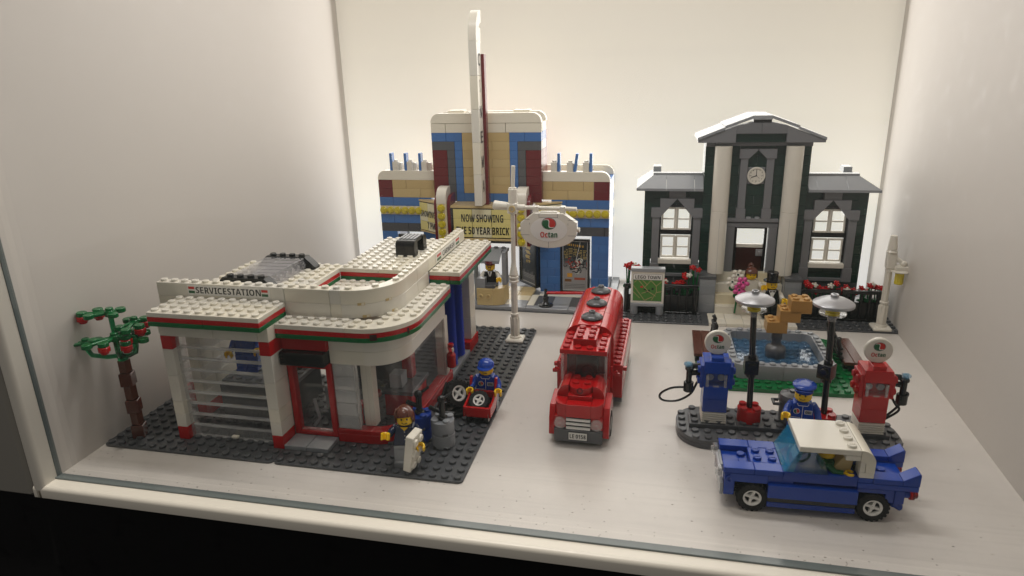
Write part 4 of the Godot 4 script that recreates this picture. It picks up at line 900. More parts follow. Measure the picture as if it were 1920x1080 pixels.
	for k in 8:
		var y := 13.15 + 1.12 * k
		var left := []
		if k < 6: left = [[xl, xl + 2.05, "dark_red"], [xl + 2.05, xl + 3.1, "dbg"], [xl + 3.1, xl + 4.15, "med_blue"]]
		elif k == 6: left = [[xl, xl + 3.1, "dbg"], [xl + 3.1, xl + 4.15, "med_blue"]]
		else: left = [[xl, xl + 4.15, "med_blue_b"]]
		var mid := [xl + 4.15, xr - 4.15, "med_blue" if k < 1 else ["tan", "tan_b"][k % 2]]
		var runs := left.duplicate(); runs.append(mid)
		for q in left: runs.append([xl + xr - q[1], xl + xr - q[0], q[2]])
		course(tw, y, zt, runs, 1.0, 1.12, 4.0, 2.0 * (k % 2))
	bk(tw, "dbg_b", xl + 3.0, 12.7, zt, 8.6, 1.0, 0.45)
	var r0 := [Vector2(xl, 22.1), Vector2(xr, 22.1), Vector2(xr, 23.3)]
	for k in 2: course(tw, 22.1, zt, [[xl, xr, "white_b"]], 1.0, 1.18, 4.0, 2.0)
	var tp := [Vector2(xl, 23.3), Vector2(xr, 23.3)]; tp.append_array(arc(Vector2(xr - 1.15, 23.4), 1.15, 0, 90, 7)); tp.append_array(arc(Vector2(xl + 1.15, 23.4), 1.15, 90, 180, 7))
	b = MB.new(); b.prism(tp, zt, zt + 1.0); mi(tw, "coping", b, M.white_b)
	b = MB.new(); b.prism(tp, zt + 3.6, zt + 4.6); mi(tw, "coping", b, M.white)
	for sx in [xl, xr - 1.0]:
		for k in 9: course(tw, 13.15 + 1.13 * k, sx, [[zt + 1, zt + 3.6, "dark_red" if k < 6 else ("white_b" if k != 7 else "med_blue")]], 1.0, 1.13, 4.0, 0, 0, true)
	bk(tw, "white", xl + 1.2, 23.9, zt + 1.0, 12.2, 2.6, 0.5, 0, "roof_plate"); bk(tw, "white_b", xl + 1.8, 24.4, zt + 2.0, 2.2, 1.5, 0.4, 0, "roof_plate"); bk(tw, "white_b", xr - 4.0, 24.4, zt + 2.0, 2.2, 1.5, 0.4, 0, "roof_plate")
	course(tw, 13.15, zt + 3.6, [[xl, xr, "dark_red"]], 1.0, 9.0, 16.0)
	# vertical sign: white front curving back at the top, letters down its side, dark red and cream fins behind
	var vs := grp(o, "vertical_sign")
	var zs := 40.0; var bx := 22.68
	for k in 5:
		var y0 := 13.35 + 3.95 * k; b = MB.new(); b.box(V(bx, y0 + 0.01, zs), V(bx + 0.98, y0 + 3.94, zs + 1.9)); mi(vs, "white_block", b, wh(k))
	var cv := [Vector2(0.0, 33.1), Vector2(0.0, 33.4)]; cv.append_array(arc(Vector2(2.1, 33.4), 2.1, 180, 90, 10, 3.2)); cv.append_array([Vector2(2.5, 36.6), Vector2(2.5, 35.1)]); cv.append_array(arc(Vector2(2.4, 33.3), 1.3, 92, 180, 8, 1.9)); cv.append(Vector2(1.1, 33.1))
	b = MB.new(); b.xf = Transform3D(Basis(Vector3.BACK, Vector3.UP, Vector3.LEFT), V(bx + 0.98, 0, zs)); b.prism(cv, 0.0, 0.98); mi(vs, "curved_top", b, M.white)
	b = MB.new(); b.prism([Vector2(bx + 0.1, 32.9), Vector2(bx + 0.9, 32.9), Vector2(bx + 0.9, 34.6), Vector2(bx + 0.1, 34.6)], zs + 1.4, zs + 2.4); mi(vs, "inner_curve", b, M.white_b)
	for k in 5:
		b = MB.new(); b.box(V(bx - 0.35, 12.9 + 3.75 * k, zs + 1.95), V(bx + 1.35, 16.63 + 3.75 * k, zs + 2.9)); mi(vs, "red_block", b, M.dark_red)
	b = MB.new(); b.box(V(bx + 0.0, 12.9, zs + 2.9), V(bx + 1.0, 31.0, zs + 3.95)); mi(vs, "cream_fin", b, M.cream)
	var lt := "CINEMA"
	for k in 6:
		text_on(vs, lt[k], 1.0 if lt[k] != "I" else 0.22, 1.45, face_xf(V(bx + 0.985, 31.0 - 3.05 * k, zs + 1.0), PI / 2), M.print_black, "lettering", 0.015)
	# marquee with its three boards
	var mq := grp(o, "marquee")
	b = MB.new(); b.box(V(19.2, 8.85, 41.1), V(27.2, 12.85, 44)); mi(mq, "box", b, M.black)
	b = MB.new(); b.box(V(19.1, 12.85, 40.9), V(27.3, 13.15, 44)); b.box(V(19.1, 8.6, 40.9), V(27.3, 8.86, 44)); mi(mq, "ledge", b, M.tan)
	for i in 3:
		for k in 3:
			b = MB.new(); b.box(V(19.42 + 2.57 * i, 9.02 + 1.24 * k, 41.0), V(21.93 + 2.57 * i, 10.22 + 1.24 * k, 41.12), 0.01); mi(mq, "letter_tile", b, [M.sign_yellow, M.sign_cream][(i + k * 2) % 2] if k != 1 else M.sign_yellow)
	text_on(mq, "NOW SHOWING", 5.6, 1.0, face_xf(V(23.3, 11.55, 40.99)), M.print_black); text_on(mq, "THE 50 YEAR BRICK", 7.1, 1.0, face_xf(V(23.3, 9.9, 40.99)), M.print_black)
	for s in [-1, 1]:
		var L := 3.7
		var xf := Transform3D(Basis(Vector3.UP, 0.588 * -s), V(16.35 if s < 0 else 30.15, 0, 43.0))
		b = MB.new(); b.xf = xf; var q0 := -L if s < 0 else 0.0
		b.box(V(q0, 8.9, 0.1), V(q0 + L, 12.9, 0.8)); mi(mq, "box", b, M.black)
		b = MB.new(); b.xf = xf; b.box(V(q0, 12.9, 0.0), V(q0 + L, 13.15, 1.2)); b.box(V(q0, 8.7, 0.0), V(q0 + L, 8.9, 1.0)); mi(mq, "ledge", b, M.tan)
		for i in 2:
			for k in 3:
				b = MB.new(); b.xf = xf; b.box(V(q0 + 0.15 + 1.75 * i, 9.0 + 1.27 * k, 0.02), V(q0 + 1.85 + 1.75 * i, 10.23 + 1.27 * k, 0.14), 0.01); mi(mq, "letter_tile", b, [M.sign_yellow, M.sign_cream][(i + k) % 2])
		var at := xf; at.origin = xf * V(q0 + L / 2 + 0.1, 11.3, 0.01); text_on(mq, "SHOWING", 3.1, 0.85, at, M.print_black)
		at.origin = xf * V(q0 + L / 2 + 0.7, 9.75, 0.01); text_on(mq, "7 PM", 1.6, 0.85, at, M.print_black)
		# pylon with yellow bulbs at the corner of the marquee
		var px := 17.35 if s < 0 else 27.9
		b = MB.new(); b.box(V(px - 0.05, 8.0, 40.75), V(px + 1.25, 13.4, 41.6)); mi(mq, "pylon_face", b, M.cream)
		var cp := [Vector2(0, 13.4), Vector2(0, 13.9)]; cp.append_array(arc(Vector2(1.5, 13.9), 1.5, 180, 90, 8)); cp.append_array([Vector2(2.2, 15.4), Vector2(2.2, 13.4)])
		b = MB.new(); b.xf = Transform3D(Basis(Vector3.BACK, Vector3.UP, Vector3.LEFT), V(px + 1.25, 0, 40.7)); b.prism(cp, 0.0, 1.3); mi(mq, "pylon_cap", b, M.white)
		for e in [-0.5, 1.27]:
			var rp := [Vector2(0.25, 8.0), Vector2(0.25, 12.6)]; rp.append_array(arc(Vector2(1.75, 12.9), 1.5, 180, 90, 8)); rp.append_array([Vector2(2.9, 14.4), Vector2(2.9, 8.0)])
			b = MB.new(); b.xf = Transform3D(Basis(Vector3.BACK, Vector3.UP, Vector3.LEFT), V(px + e + 0.42, 0, 40.7)); b.prism(rp, 0.0, 0.42); mi(mq, "pylon_side", b, M.dark_red)
		for k in 5:
			b = MB.new(); b.xf = on_axis(V(px + 0.6, 12.85 - 1.05 * k, 40.76), V(0, 0, -1)); b.lathe([Vector2(0.5, 0), Vector2(0.5, 0.28), Vector2(0.46, 0.32), Vector2(0.32, 0.32), Vector2(0.32, 0.5), Vector2(0.28, 0.54), Vector2(0, 0.54)], 18); mi(mq, "lamp_stud", b, M.tr_orange)
	bk(o, "dbg", 17.2, 8.0, 42, 12.6, 4.0, 0.6, 0, "marquee_slab")
	# ticket booth with its attendant
	var tb := thing("ticket_booth", "tan rounded ticket booth with grey canopy before the cinema entrance", "booth", V(24.5, 0.6, 39.5), 0, "", true)
	b = MB.new(); b.box(V(22.9, 0.62, 38.35), V(25.0, 2.88, 39.4)); mi(tb, "front_wall", b, M.tan)
	for k in 2:
		b = MB.new(); b.xf = on_axis(V(23.45 + 1.0 * k, 1.85, 38.37), V(0, 0, -1)); b.lathe([Vector2(0.31, 0), Vector2(0.31, 0.17), Vector2(0.27, 0.2), Vector2(0.16, 0.2), Vector2(0.16, 0.05), Vector2(0, 0.05)], 16); mi(tb, "side_stud", b, M.tan)
	var qr := arc(Vector2(25.0, 40.2), 1.8, 270, 360, 10, 1.8); qr.append_array([Vector2(26.8, 41.6), Vector2(25.8, 41.6)]); qr.append_array(arc(Vector2(25.0, 40.2), 0.8, 360, 270, 8))
	for i in qr.size(): qr[i] = Vector2(minf(qr[i].x, 26.45), qr[i].y)
	slab(tb, "curved_wall", qr, 0.62, 2.88, M.tan_b)
	b = MB.new(); b.box(V(22.9, 2.9, 38.5), V(24.0, 4.2, 39.5)); mi(tb, "till", b, M.lbg_b)
	b = MB.new(); b.box(V(24.02, 2.9, 38.5), V(25.3, 3.3, 40.0)); mi(tb, "till_drawer", b, M.dbg)
	b = MB.new(); b.box(V(25.9, 2.9, 40.2), V(26.45, 7.3, 41.6)); b.box(V(22.0, 0.62, 40.6), V(22.6, 7.3, 41.6)); mi(tb, "post", b, M.lbg_b)
	b = MB.new(); b.xf = Transform3D(Basis(Vector3.BACK, Vector3.UP, Vector3.LEFT), V(26.45, 0, 0)); b.prism([Vector2(39.6, 5.9), Vector2(39.6, 6.3), Vector2(41.2, 7.4), Vector2(42.2, 7.4), Vector2(42.2, 7.0), Vector2(41.2, 7.0)], 0.75, 4.4); mi(tb, "canopy", b, M.lbg)
	b = MB.new(); b.box(V(22.2, 7.0, 41.4), V(26.45, 7.42, 42.4))
	for k in 4: stud(b, V(22.8 + k, 7.4, 41.9))
	mi(tb, "canopy_plate", b, M.lbg_b)
	figure("toy cinema attendant with dark red cap, moustache and black waistcoat in the booth", V(24.3, 1.35, 40.4), 0.1, "toy figures", {"legs": M.black, "torso": M.black, "arms": M.white, "swing": [0.5, 0.7], "moustache": true, "top": func(q): cap_flat(q, M.dark_red),
		"print": func(q):
			var p := MB.new(); p.prism([Vector2(-0.28, 3.4), Vector2(0.28, 3.4), Vector2(0.1, 2.75), Vector2(-0.1, 2.75)], -0.508, -0.48, 0.0); mi(q, "shirt_print", p, M.print_white)
			p = MB.new(); p.prism([Vector2(-0.1, 3.35), Vector2(0.1, 3.35), Vector2(0.0, 2.6)], -0.514, -0.48, 0.0); mi(q, "tie_print", p, M.dark_blue)})
	# rope barrier
	var rb := thing("rope_barrier", "black stanchion with a red rope in front of the cinema poster", "barrier", V(31.8, 0.6, 39.4))
	for k in 2:
		b = MB.new(); b.xf = Transform3D(Basis(), V(7.2 * k, 0, 0.2 * k)); b.lathe([Vector2(0, 0), Vector2(0.95, 0), Vector2(0.98, 0.1), Vector2(0.9, 0.2), Vector2(0.5, 0.32), Vector2(0.32, 0.5), Vector2(0.34, 0.9), Vector2(0.4, 0.95), Vector2(0.4, 1.15), Vector2(0.28, 1.2), Vector2(0.28, 1.5), Vector2(0.2, 1.55), Vector2(0.2, 2.25), Vector2(0, 2.25)], 20); mi(rb, "stanchion", b, M.black)
	b = MB.new(); b.tube([V(0.15, 1.75, 0), V(2.4, 1.82, 0.05), V(4.8, 1.9, 0.1), V(7.1, 2.0, 0.2)], 0.2, 10); mi(rb, "rope", b, M.red)
func build_town_hall() -> void:
	var b: MB
	var TO := V(41.9, 0, 36.45); var TY := 0.0233
	var bp := baseplate("dark grey studded baseplate under the dark green town hall", V(41.52, 0, 36.45), 32, 16, TY, 0.994, Rect2(10, 0, 10, 16))
	bp.name = "town_hall_baseplate"
	var o := thing("town_hall", "dark green toy town hall with grey trim, clock and two white columns", "building", TO + V(15 * cos(TY) - 9 * sin(TY), 0.2, 15 * sin(TY) + 9 * cos(TY)), TY)
	org = V(15, 0.2, 9)
	# everything below is in the hall's own studs: 0..32 across, front edge of its plate at z = 0
	var side := func(s: int, a: float, c: float) -> Array: return [2 + a, 2 + c] if s < 0 else [28 - c, 28 - a]
	for s in [-1, 1]:
		var w := grp(o, "wing")
		for k in 4:
			var e: Array = side.call(s, 0.0, 7.0); course(w, 0.2 + 1.2 * k, 7.05, [[e[0], e[1], ["dbg_b", "dark_green"][k / 3] if k < 3 else "dark_green_b"]], 1.0, 1.2, 4.0, 2.0 * (k % 2))
		for k in 8:
			var y := 5.0 + 1.2 * k
			for q in ([[0.0, 1.2], [6.0, 7.05]] if k > 0 else [[0.0, 1.0], [2.0, 6.0]]):
				var e: Array = side.call(s, q[0], q[1]); course(w, y, 7.05, [[e[0], e[1], "dark_green" if (k + int(q[0])) % 2 else "dark_green_b"]], 1.0, 1.2, 2.0, float(k % 2))
		for q in [[0.0, 3.4, 14.0], [5.4, 7.0, 14.0], [0.0, 2.2, 12.9], [6.3, 7.0, 12.9]]:
			var e: Array = side.call(s, q[0], q[1]); bk(w, "dark_green", e[0], q[2], 7.06, e[1] - e[0], 1, 1.1)
		var e: Array = side.call(s, 2.0, 6.0); bk(w, "dark_green", e[0], 12.95, 7.5, 4, 0.5, 1.9)
		for k in 12: course(w, 0.2 + 1.22 * k, 2.0 if s < 0 else 27.0, [[8.05, 10, "dark_green" if k % 2 else "dark_green_b"]], 1.0, 1.2, 4.0, 2.0 * (k % 2), 0, true)
		# grey pilasters, stepped pointed arch and keystone
		for q in [1.0, 6.0]:
			e = side.call(s, q, q + 1.0); bk(w, "trim", e[0] - 0.06, 4.0, 6.55, 1.12, 1.2, 1.75, 0, "plinth"); bk(w, "trim", e[0] + 0.04, 5.75, 6.7, 0.92, 0.8, 5.95, 0, "pilaster")
		e = side.call(s, 2.0, 6.0); bk(w, "trim_b", e[0], 4.0, 6.75, 4, 0.8, 0.42, 0, "ledge"); bk(w, "white", e[0] - 0.05, 5.75, 6.45, 4.1, 1.3, 0.58, 0, "sill")
		var cx: float = (e[0] + e[1]) / 2
		for f in [-1, 1]:
			for q in [[2.0, 3.1, 11.7, 12.9], [1.0, 2.05, 12.9, 14.1]]:
				b = MB.new(); b.prism([Vector2(cx + f * q[0], q[2]), Vector2(cx + f * q[1], q[2]), Vector2(cx + f * q[1], q[3] - 0.01), Vector2(cx + f * (q[0] - 1.0), q[3] - 0.01)], 6.55, 7.6); mi(w, "arch_stone", b, M.trim)
		bk(w, "trim_b", cx - 1, 14.1, 6.75, 2, 0.8, 0.95, 0, "keystone")
		b = MB.new(); b.box(V(cx - 2.0, 9.4, 7.3), V(cx + 2.0, 10.0, 7.7)); b.box(V(cx - 2.05, 6.3, 7.2), V(cx - 1.82, 12.9, 7.7)); b.box(V(cx + 1.82, 6.3, 7.2), V(cx + 2.05, 12.9, 7.7)); b.box(V(cx - 2.0, 12.85, 7.3), V(cx + 2.0, 13.2, 7.7)); mi(w, "window_recess", b, M.black)
		for r in 2:
			for f in 2:
				var x0 := cx - 1.8 + 1.84 * f; var y0 := 6.42 + 3.58 * r
				b = MB.new(); b.box(V(x0, y0, 7.2), V(x0 + 0.22, y0 + 2.9, 7.45)); b.box(V(x0 + 1.54, y0, 7.2), V(x0 + 1.76, y0 + 2.9, 7.45)); b.box(V(x0 + 0.22, y0, 7.2), V(x0 + 1.54, y0 + 0.24, 7.45)); b.box(V(x0 + 0.22, y0 + 2.66, 7.2), V(x0 + 1.54, y0 + 2.9, 7.45)); b.box(V(x0 + 0.22, y0 + 1.32, 7.22), V(x0 + 1.54, y0 + 1.5, 7.42))
				b.rod(V(x0 + (1.8 if f == 0 else -0.02), y0 + 0.1, 7.15), V(x0 + (1.8 if f == 0 else -0.02), y0 + 2.85, 7.15), 0.1, 8)
				var win := mi(o, "window", b, M.white)
				b = MB.new(); b.box(V(x0 + 0.2, y0 + 0.2, 7.3), V(x0 + 1.56, y0 + 2.7, 7.33), 0.0); mi(win, "pane", b, M.clear)
		# hipped roof of sloping tiles
		var rf := grp(o, "roof")
		var hx := func(x: float) -> float: return x if s < 0 else 30 - x
		for q in [[1.0, 4.6, 3.0], [4.6, 7.95, 4.6], [7.95, 9.0, 7.95]]:
			b = MB.new(); var x0: float = hx.call(q[0] + 0.012); var x1: float = hx.call(q[1] - 0.012); var xt: float = hx.call(q[2] + 0.012); var nn := V(0, 0.83, -0.55)
			b.quad(V(x0, 15.42, 6.0), V(x1, 15.42, 6.0), V(x1, 16.75, 8.0), V(xt, 16.75, 8.0), nn); b.quad(V(x0, 15.12, 6.0), V(x1, 15.12, 6.0), V(x1, 15.42, 6.0), V(x0, 15.42, 6.0), V(0, 0, -1)); b.quad(V(x0, 15.12, 6.0), V(x1, 15.12, 6.0), V(x1, 15.12, 8.4), V(x0, 15.12, 8.4), Vector3.DOWN)
			b.quad(V(x1, 15.12, 6.0), V(x1, 15.42, 6.0), V(x1, 16.75, 8.0), V(x1, 15.12, 8.0), V(1 if s < 0 else -1, 0, 0)); b.quad(V(xt, 16.75, 8.0), V(x1, 16.75, 8.0), V(x1, 16.75, 8.4), V(xt, 16.75, 8.4), Vector3.UP)
			mi(rf, "slope_tile", b, M.lbg_b)
		for k in 3:
			b = MB.new(); var z0 := 6.0 if k == 0 else 8.0 + 1.8 * k; var z1 := 9.78 + 1.8 * k; var xo: float = hx.call(1.0); var xi: float = hx.call(3.0); var sg := -1.0 if s < 0 else 1.0
			b.quad(V(xo, 15.42, z0), V(xi, 16.75, maxf(z0, 8.0)), V(xi, 16.75, z1), V(xo, 15.42, z1), V(0.55 * sg, 0.83, 0)); b.quad(V(xo, 15.12, z0), V(xo, 15.42, z0), V(xo, 15.42, z1), V(xo, 15.12, z1), V(sg, 0, 0)); b.quad(V(xo, 15.12, z0), V(xi, 15.12, z0 + (2.0 if k == 0 else 0.0)), V(xi, 15.12, z1), V(xo, 15.12, z1), Vector3.DOWN); b.quad(V(xo, 15.12, z1), V(xo, 15.42, z1), V(xi, 16.75, z1), V(xi, 15.12, z1), V(0, 0, 1))
			mi(rf, "slope_tile", b, M.lbg)
		b = MB.new(); b.box(V(3.0 if s < 0 else 21.0, 16.3, 8.2), V(9.0 if s < 0 else 27.0, 17.02, 9.2)); mi(rf, "ridge", b, M.lbg)
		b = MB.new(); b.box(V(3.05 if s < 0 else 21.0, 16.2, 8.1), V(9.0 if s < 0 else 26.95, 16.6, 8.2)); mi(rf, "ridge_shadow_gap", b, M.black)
		b = MB.new(); b.box(V(3.0 if s < 0 else 26.0, 16.6, 11.6), V(4.0 if s < 0 else 27.0, 17.35, 13.4)); mi(rf, "back_parapet", b, M.lbg)
	# centre block
	var c := grp(o, "centre_block")
	for k in 17:
		var y := 0.2 + 1.2 * k
		var g: String = "dark_green" if k % 2 else "dark_green_b"
		if k < 4: course(c, y, 7.0, [[9.0, 21.0, "dbg_b"]], 1.0, 1.2, 4.0, 2.0 * (k % 2))
		elif k < 9: course(c, y, 6.6, [[9.0, 12.0, g], [18.0, 21.0, g]], 1.0, 1.2, 2.0, float(k % 2))
		else: course(c, y, 6.6, [[9.0, 21.0, g]], 1.0, 1.2, 4.0, 2.0 * (k % 2))
	for k in 17:
		for x in [9.0, 20.0]: course(c, 0.2 + 1.2 * k, x, [[7.7, 10.0, "dark_green_b" if k % 2 else "dark_green"]], 1.0, 1.2, 4.0, 2.0 * (k % 2), 0, true)
	for x in [9.05, 19.0]:
		bk(c, "lbg_b", x, 0.2, 4.0, 1.95, 2.6, 1.2); bk(c, "lbg", x, 1.4, 4.0, 1.95, 2.6, 1.2); bk(c, "lbg_b", x, 2.6, 4.0, 1.95, 2.6, 1.2); bk(c, "lbg", x, 3.8, 4.0, 1.95, 2.6, 0.8); bk(c, "dbg", x - 0.05, 4.6, 3.95, 2.05, 2.7, 0.4)
	for x in [11.0, 19.0]:
		for h in [0.0, 7.8]:
			b = MB.new(); b.xf = Transform3D(Basis(), V(x, 5.0 + h, 5.85)); b.lathe([Vector2(0, 0.01), Vector2(0.96, 0.01), Vector2(0.99, 0.04), Vector2(0.99, 7.76), Vector2(0.96, 7.79), Vector2(0, 7.79)], 34); mi(c, "column", b, M.white)
		b = MB.new(); b.box(V(x - 0.012, 5.05, 4.852), V(x + 0.012, 12.0, 4.9), 0.0); mi(c, "column_seam", b, M.lbg)
	# stairs and door
	var st := grp(o, "stairs")
	for k in 4:
		for j in 2: bk(st, ["white_b", "cream", "white"][(k + j) % 3], 11.0 + 4 * j, 0.2, 3.4 + 0.95 * k, 4, 5.4 - 0.95 * k, 1.2 * (k + 1) - 0.02, 0, "step")
	for i in 5:
		for k in 2: bk(st, "white_b" if (i + k) % 2 else "white", 10.1 + 2 * i, 0.0, -0.02 + 1.75 * k, 2, 1.72, 0.42, 0, "paving_tile")
	var dr := grp(o, "door")
	b = MB.new(); b.box(V(13.05, 5.0, 7.0), V(13.4, 10.7, 7.6)); b.box(V(16.6, 5.0, 7.0), V(16.95, 10.7, 7.6)); b.box(V(13.4, 10.4, 7.0), V(16.6, 10.72, 7.6)); mi(dr, "frame", b, M.black)
	b = MB.new(); b.box(V(13.4, 5.0, 7.2), V(16.6, 7.95, 7.5)); mi(dr, "leaf", b, M.dark_brown)
	b = MB.new(); b.box(V(13.4, 7.95, 7.15), V(16.6, 8.4, 7.5)); mi(dr, "glazing_bar", b, M.white)
	b = MB.new(); b.box(V(13.4, 8.4, 7.3), V(16.6, 10.4, 7.34), 0.0); mi(dr, "pane", b, M.clear)
	b = MB.new(); b.box(V(15.8, 6.9, 7.08), V(16.7, 7.75, 7.25)); b.cyl(V(16.25, 7.1, 7.05), 0.22, 0.45); mi(dr, "lock", b, M.silver)
	for x in [12.05, 17.0]: bk(c, "trim", x, 5.0, 6.3, 0.98, 0.9, 5.7, 0, "door_jamb")
	bk(c, "trim_b", 12, 10.7, 6.25, 6, 0.9, 0.55, 0, "lintel"); bk(c, "trim", 12, 11.4, 6.1, 6, 0.7, 0.42, 0, "ledge")
	b = MB.new(); b.box(V(12, 11.25, 6.5), V(18, 11.4, 6.6), 0.0); mi(c, "lintel_gap", b, M.black)
	for k in 2:
		b = MB.new(); stud(b, V(14.5 + k, 11.8, 6.35)); mi(c, "ledge_stud", b, M.lbg)
	# gothic panel and clock
	for x in [13.02, 15.98]: bk(c, "trim", x - 0.06, 11.82, 6.1, 1.12, 0.7, 1.2, 0, "plinth"); bk(c, "trim", x + 0.06, 13.02, 6.2, 0.88, 0.6, 6.05, 0, "pilaster")
	for f in [-1, 1]:
		b = MB.new(); b.prism([Vector2(15 + f * 1.0, 19.05), Vector2(15 + f * 2.1, 19.05), Vector2(15 + f * 2.1, 20.2), Vector2(15 + f * 0.03, 20.2), Vector2(15 + f * 0.03, 20.02)], 6.1, 6.7); mi(c, "arch_stone", b, M.trim)
	bk(c, "trim", 14, 16.0, 6.45, 2, 0.3, 2.0, 0, "clock_plate")
	var ck := grp(o, "clock")
	b = MB.new(); b.xf = on_axis(V(15, 17.0, 6.46), V(0, 0, -1)); b.lathe([Vector2(1.02, 0), Vector2(1.05, 0.12), Vector2(1.0, 0.22), Vector2(0.86, 0.22), Vector2(0.82, 0.14), Vector2(0, 0.14)], 34); mi(ck, "dial", b, M.white)
	b = MB.new()
	for k in 12:
		b.xf = face_xf(V(15, 17.0, 6.31)) * Transform3D(Basis(Vector3.BACK, TAU * k / 12), Vector3.ZERO); b.box(V(-0.025, 0.55 if k % 3 == 0 else 0.66, -0.015), V(0.025, 0.78, 0.02), 0.0)
	b.xf = face_xf(V(15, 17.0, 6.31)); b.prism(arc(Vector2.ZERO, 0.86, 0, 350, 35) , -0.002, 0.0, 0.0)
	b = MB.new()
	for k in 12:
		b.xf = face_xf(V(15, 17.0, 6.31)) * Transform3D(Basis(Vector3.BACK, TAU * k / 12), Vector3.ZERO); b.box(V(-0.025, 0.55 if k % 3 == 0 else 0.66, -0.015), V(0.025, 0.78, 0.02), 0.0)
	for q in [[0.0, 0.6, 0.035], [TAU * 0.305, 0.62, 0.05], [-TAU * 0.36, 0.5, 0.015]]:
		b.xf = face_xf(V(15, 17.0, 6.31)) * Transform3D(Basis(Vector3.BACK, q[0]), Vector3.ZERO); b.box(V(-q[2], -0.08, -0.02), V(q[2], q[1], 0.02), 0.0)
	mi(ck, "hands_and_marks", b, M.print_black)
	b = MB.new(); b.xf = on_axis(V(15, 17.0, 6.33), V(0, 0, -1)); b.lathe([Vector2(0.84, 0), Vector2(0.84, 0.01), Vector2(0.8, 0.01), Vector2(0.8, 0)], 30); mi(ck, "ring_print", b, M.print_black)
	# pediment
	var g := grp(o, "pediment")
	bk(g, "trim_b", 9.0, 20.45, 6.2, 1.2, 1.0, 0.55); bk(g, "trim_b", 19.8, 20.45, 6.2, 1.2, 1.0, 0.55); bk(g, "trim", 10.2, 20.55, 6.0, 9.6, 1.0, 0.45)
	for f in [-1, 1]:
		var pr := [Vector2(7.95, 21.02), Vector2(12.2, 21.02), Vector2(12.2, 22.02), Vector2(12.2, 22.95), Vector2(10.95, 22.45), Vector2(7.95, 21.32)]
		for i in pr.size():
			if f > 0: pr[i] = Vector2(30 - pr[i].x, pr[i].y)
		b = MB.new(); b.prism(pr, 5.0, 6.2); mi(g, "gable_slope", b, M.trim)
		b = MB.new(); b.prism([Vector2(15 + f * 0.01, 22.04), Vector2(15 + f * 2.8, 22.04), Vector2(15 + f * 2.8, 22.95), Vector2(15 + f * 1.0, 23.35), Vector2(15 + f * 0.01, 23.35)], 5.0, 6.2); mi(g, "gable_stone", b, M.trim_b)
		for k in 2:
			for q in [[[7.9, 21.28], [10.95, 22.5]], [[10.9, 22.62], [13.95, 23.75]]]:
				var a0 := Vector2(q[0][0], q[0][1]); var a1 := Vector2(q[1][0], q[1][1]); var up := Vector2(0, 0.34)
				var tl := [a0, a1, a1 + up, a0 + up]
				for i in 4:
					if f > 0: tl[i] = Vector2(30 - tl[i].x, tl[i].y)
				b = MB.new(); b.prism(tl, 4.85 + 3.1 * k, 7.9 + 3.1 * k); mi(g, "roof_tile", b, M.lbg if k % 2 else M.lbg_b)
	b = MB.new(); b.box(V(12.2, 21.02, 5.5), V(17.8, 22.02, 6.3)); mi(g, "gable_panel", b, M.dark_green)
	for k in 2:
		b = MB.new(); b.box(V(13.95, 23.62, 4.85 + 3.1 * k), V(16.05, 24.1, 7.9 + 3.1 * k)); mi(g, "ridge_tile", b, M.lbg)
	b = MB.new(); b.box(V(14.0, 23.3, 4.95), V(16.0, 23.64, 10.5)); mi(g, "ridge_gap", b, M.black)
	# ---- things standing in front of the hall, placed in its own studs
	var at := func(p: Vector3) -> Vector3: return TO + V(p.x * cos(TY) - p.z * sin(TY), p.y, p.x * sin(TY) + p.z * cos(TY))
	for s in [-1, 1]:
		var pl := thing("flower_planter", "black fenced planter of red flowers left of the town hall steps" if s < 0 else "black fenced planter of red flowers right of the town hall steps", "planter", at.call(V(4.4 if s < 0 else 25.3, 0.2, 4.2)), TY, "flower planters")
		for f in 2:
			b = MB.new(); var x0 := -4.5 + 4.55 * f; b.box(V(x0, 3.45, -1.2), V(x0 + 4.4, 3.85, -0.75)); b.box(V(x0, 0.0, -1.15), V(x0 + 4.4, 0.3, -0.8))
			for k in 5: b.rod(V(x0 + 0.3 + 0.95 * k, 0.2, -0.98), V(x0 + 0.3 + 0.95 * k, 3.5, -0.98), 0.16 if k % 4 else 0.3, 8)
			mi(pl, "fence_panel", b, M.black)
		b = MB.new(); b.box(V(-4.4, 0.0, -0.7), V(4.5, 2.3, 1.4)); mi(pl, "trough", b, M.black)
		b = MB.new(); var st2 := MB.new(); var wf := MB.new(); var r2 := RandomNumberGenerator.new(); r2.seed = 5 + s
		for k in 11:
			var x := -4.1 + 0.82 * k; var h := r2.randf_range(3.5, 4.0) if k > 1 and k < 9 else r2.randf_range(4.0, 6.1)
			if (s > 0 and k < 9) : h = r2.randf_range(3.4, 4.3)
			if s > 0 and k == 5: h = 3.6
			for q in 3:
				var e := V(x + r2.randf_range(-0.45, 0.45), h + r2.randf_range(-0.35, 0.2), -0.2 + r2.randf_range(-0.5, 0.6))
				st2.tube([V(x, 0.8, 0.2), V(lerpf(x, e.x, 0.5), e.y * 0.6, 0.1), e], 0.09, 5)
				st2.ball(V(lerpf(x, e.x, 0.6), e.y * 0.55, -0.3 + 0.2 * q), 0.45, V(1.1, 0.7, 0.8), 7)
				flower(b if (k * 3 + q) % 8 != 4 else wf, e, 0.42, V(r2.randf_range(-0.4, 0.4), 0.8, -0.6))
		mi(pl, "foliage", st2, M.green); mi(pl, "red_flower", b, M.red); mi(pl, "white_flower", wf, M.white)
	var ms := thing("map_sign", "white framed green map board standing on two grey feet", "sign board", at.call(V(2.75, 0.2, 2.5)), TY)
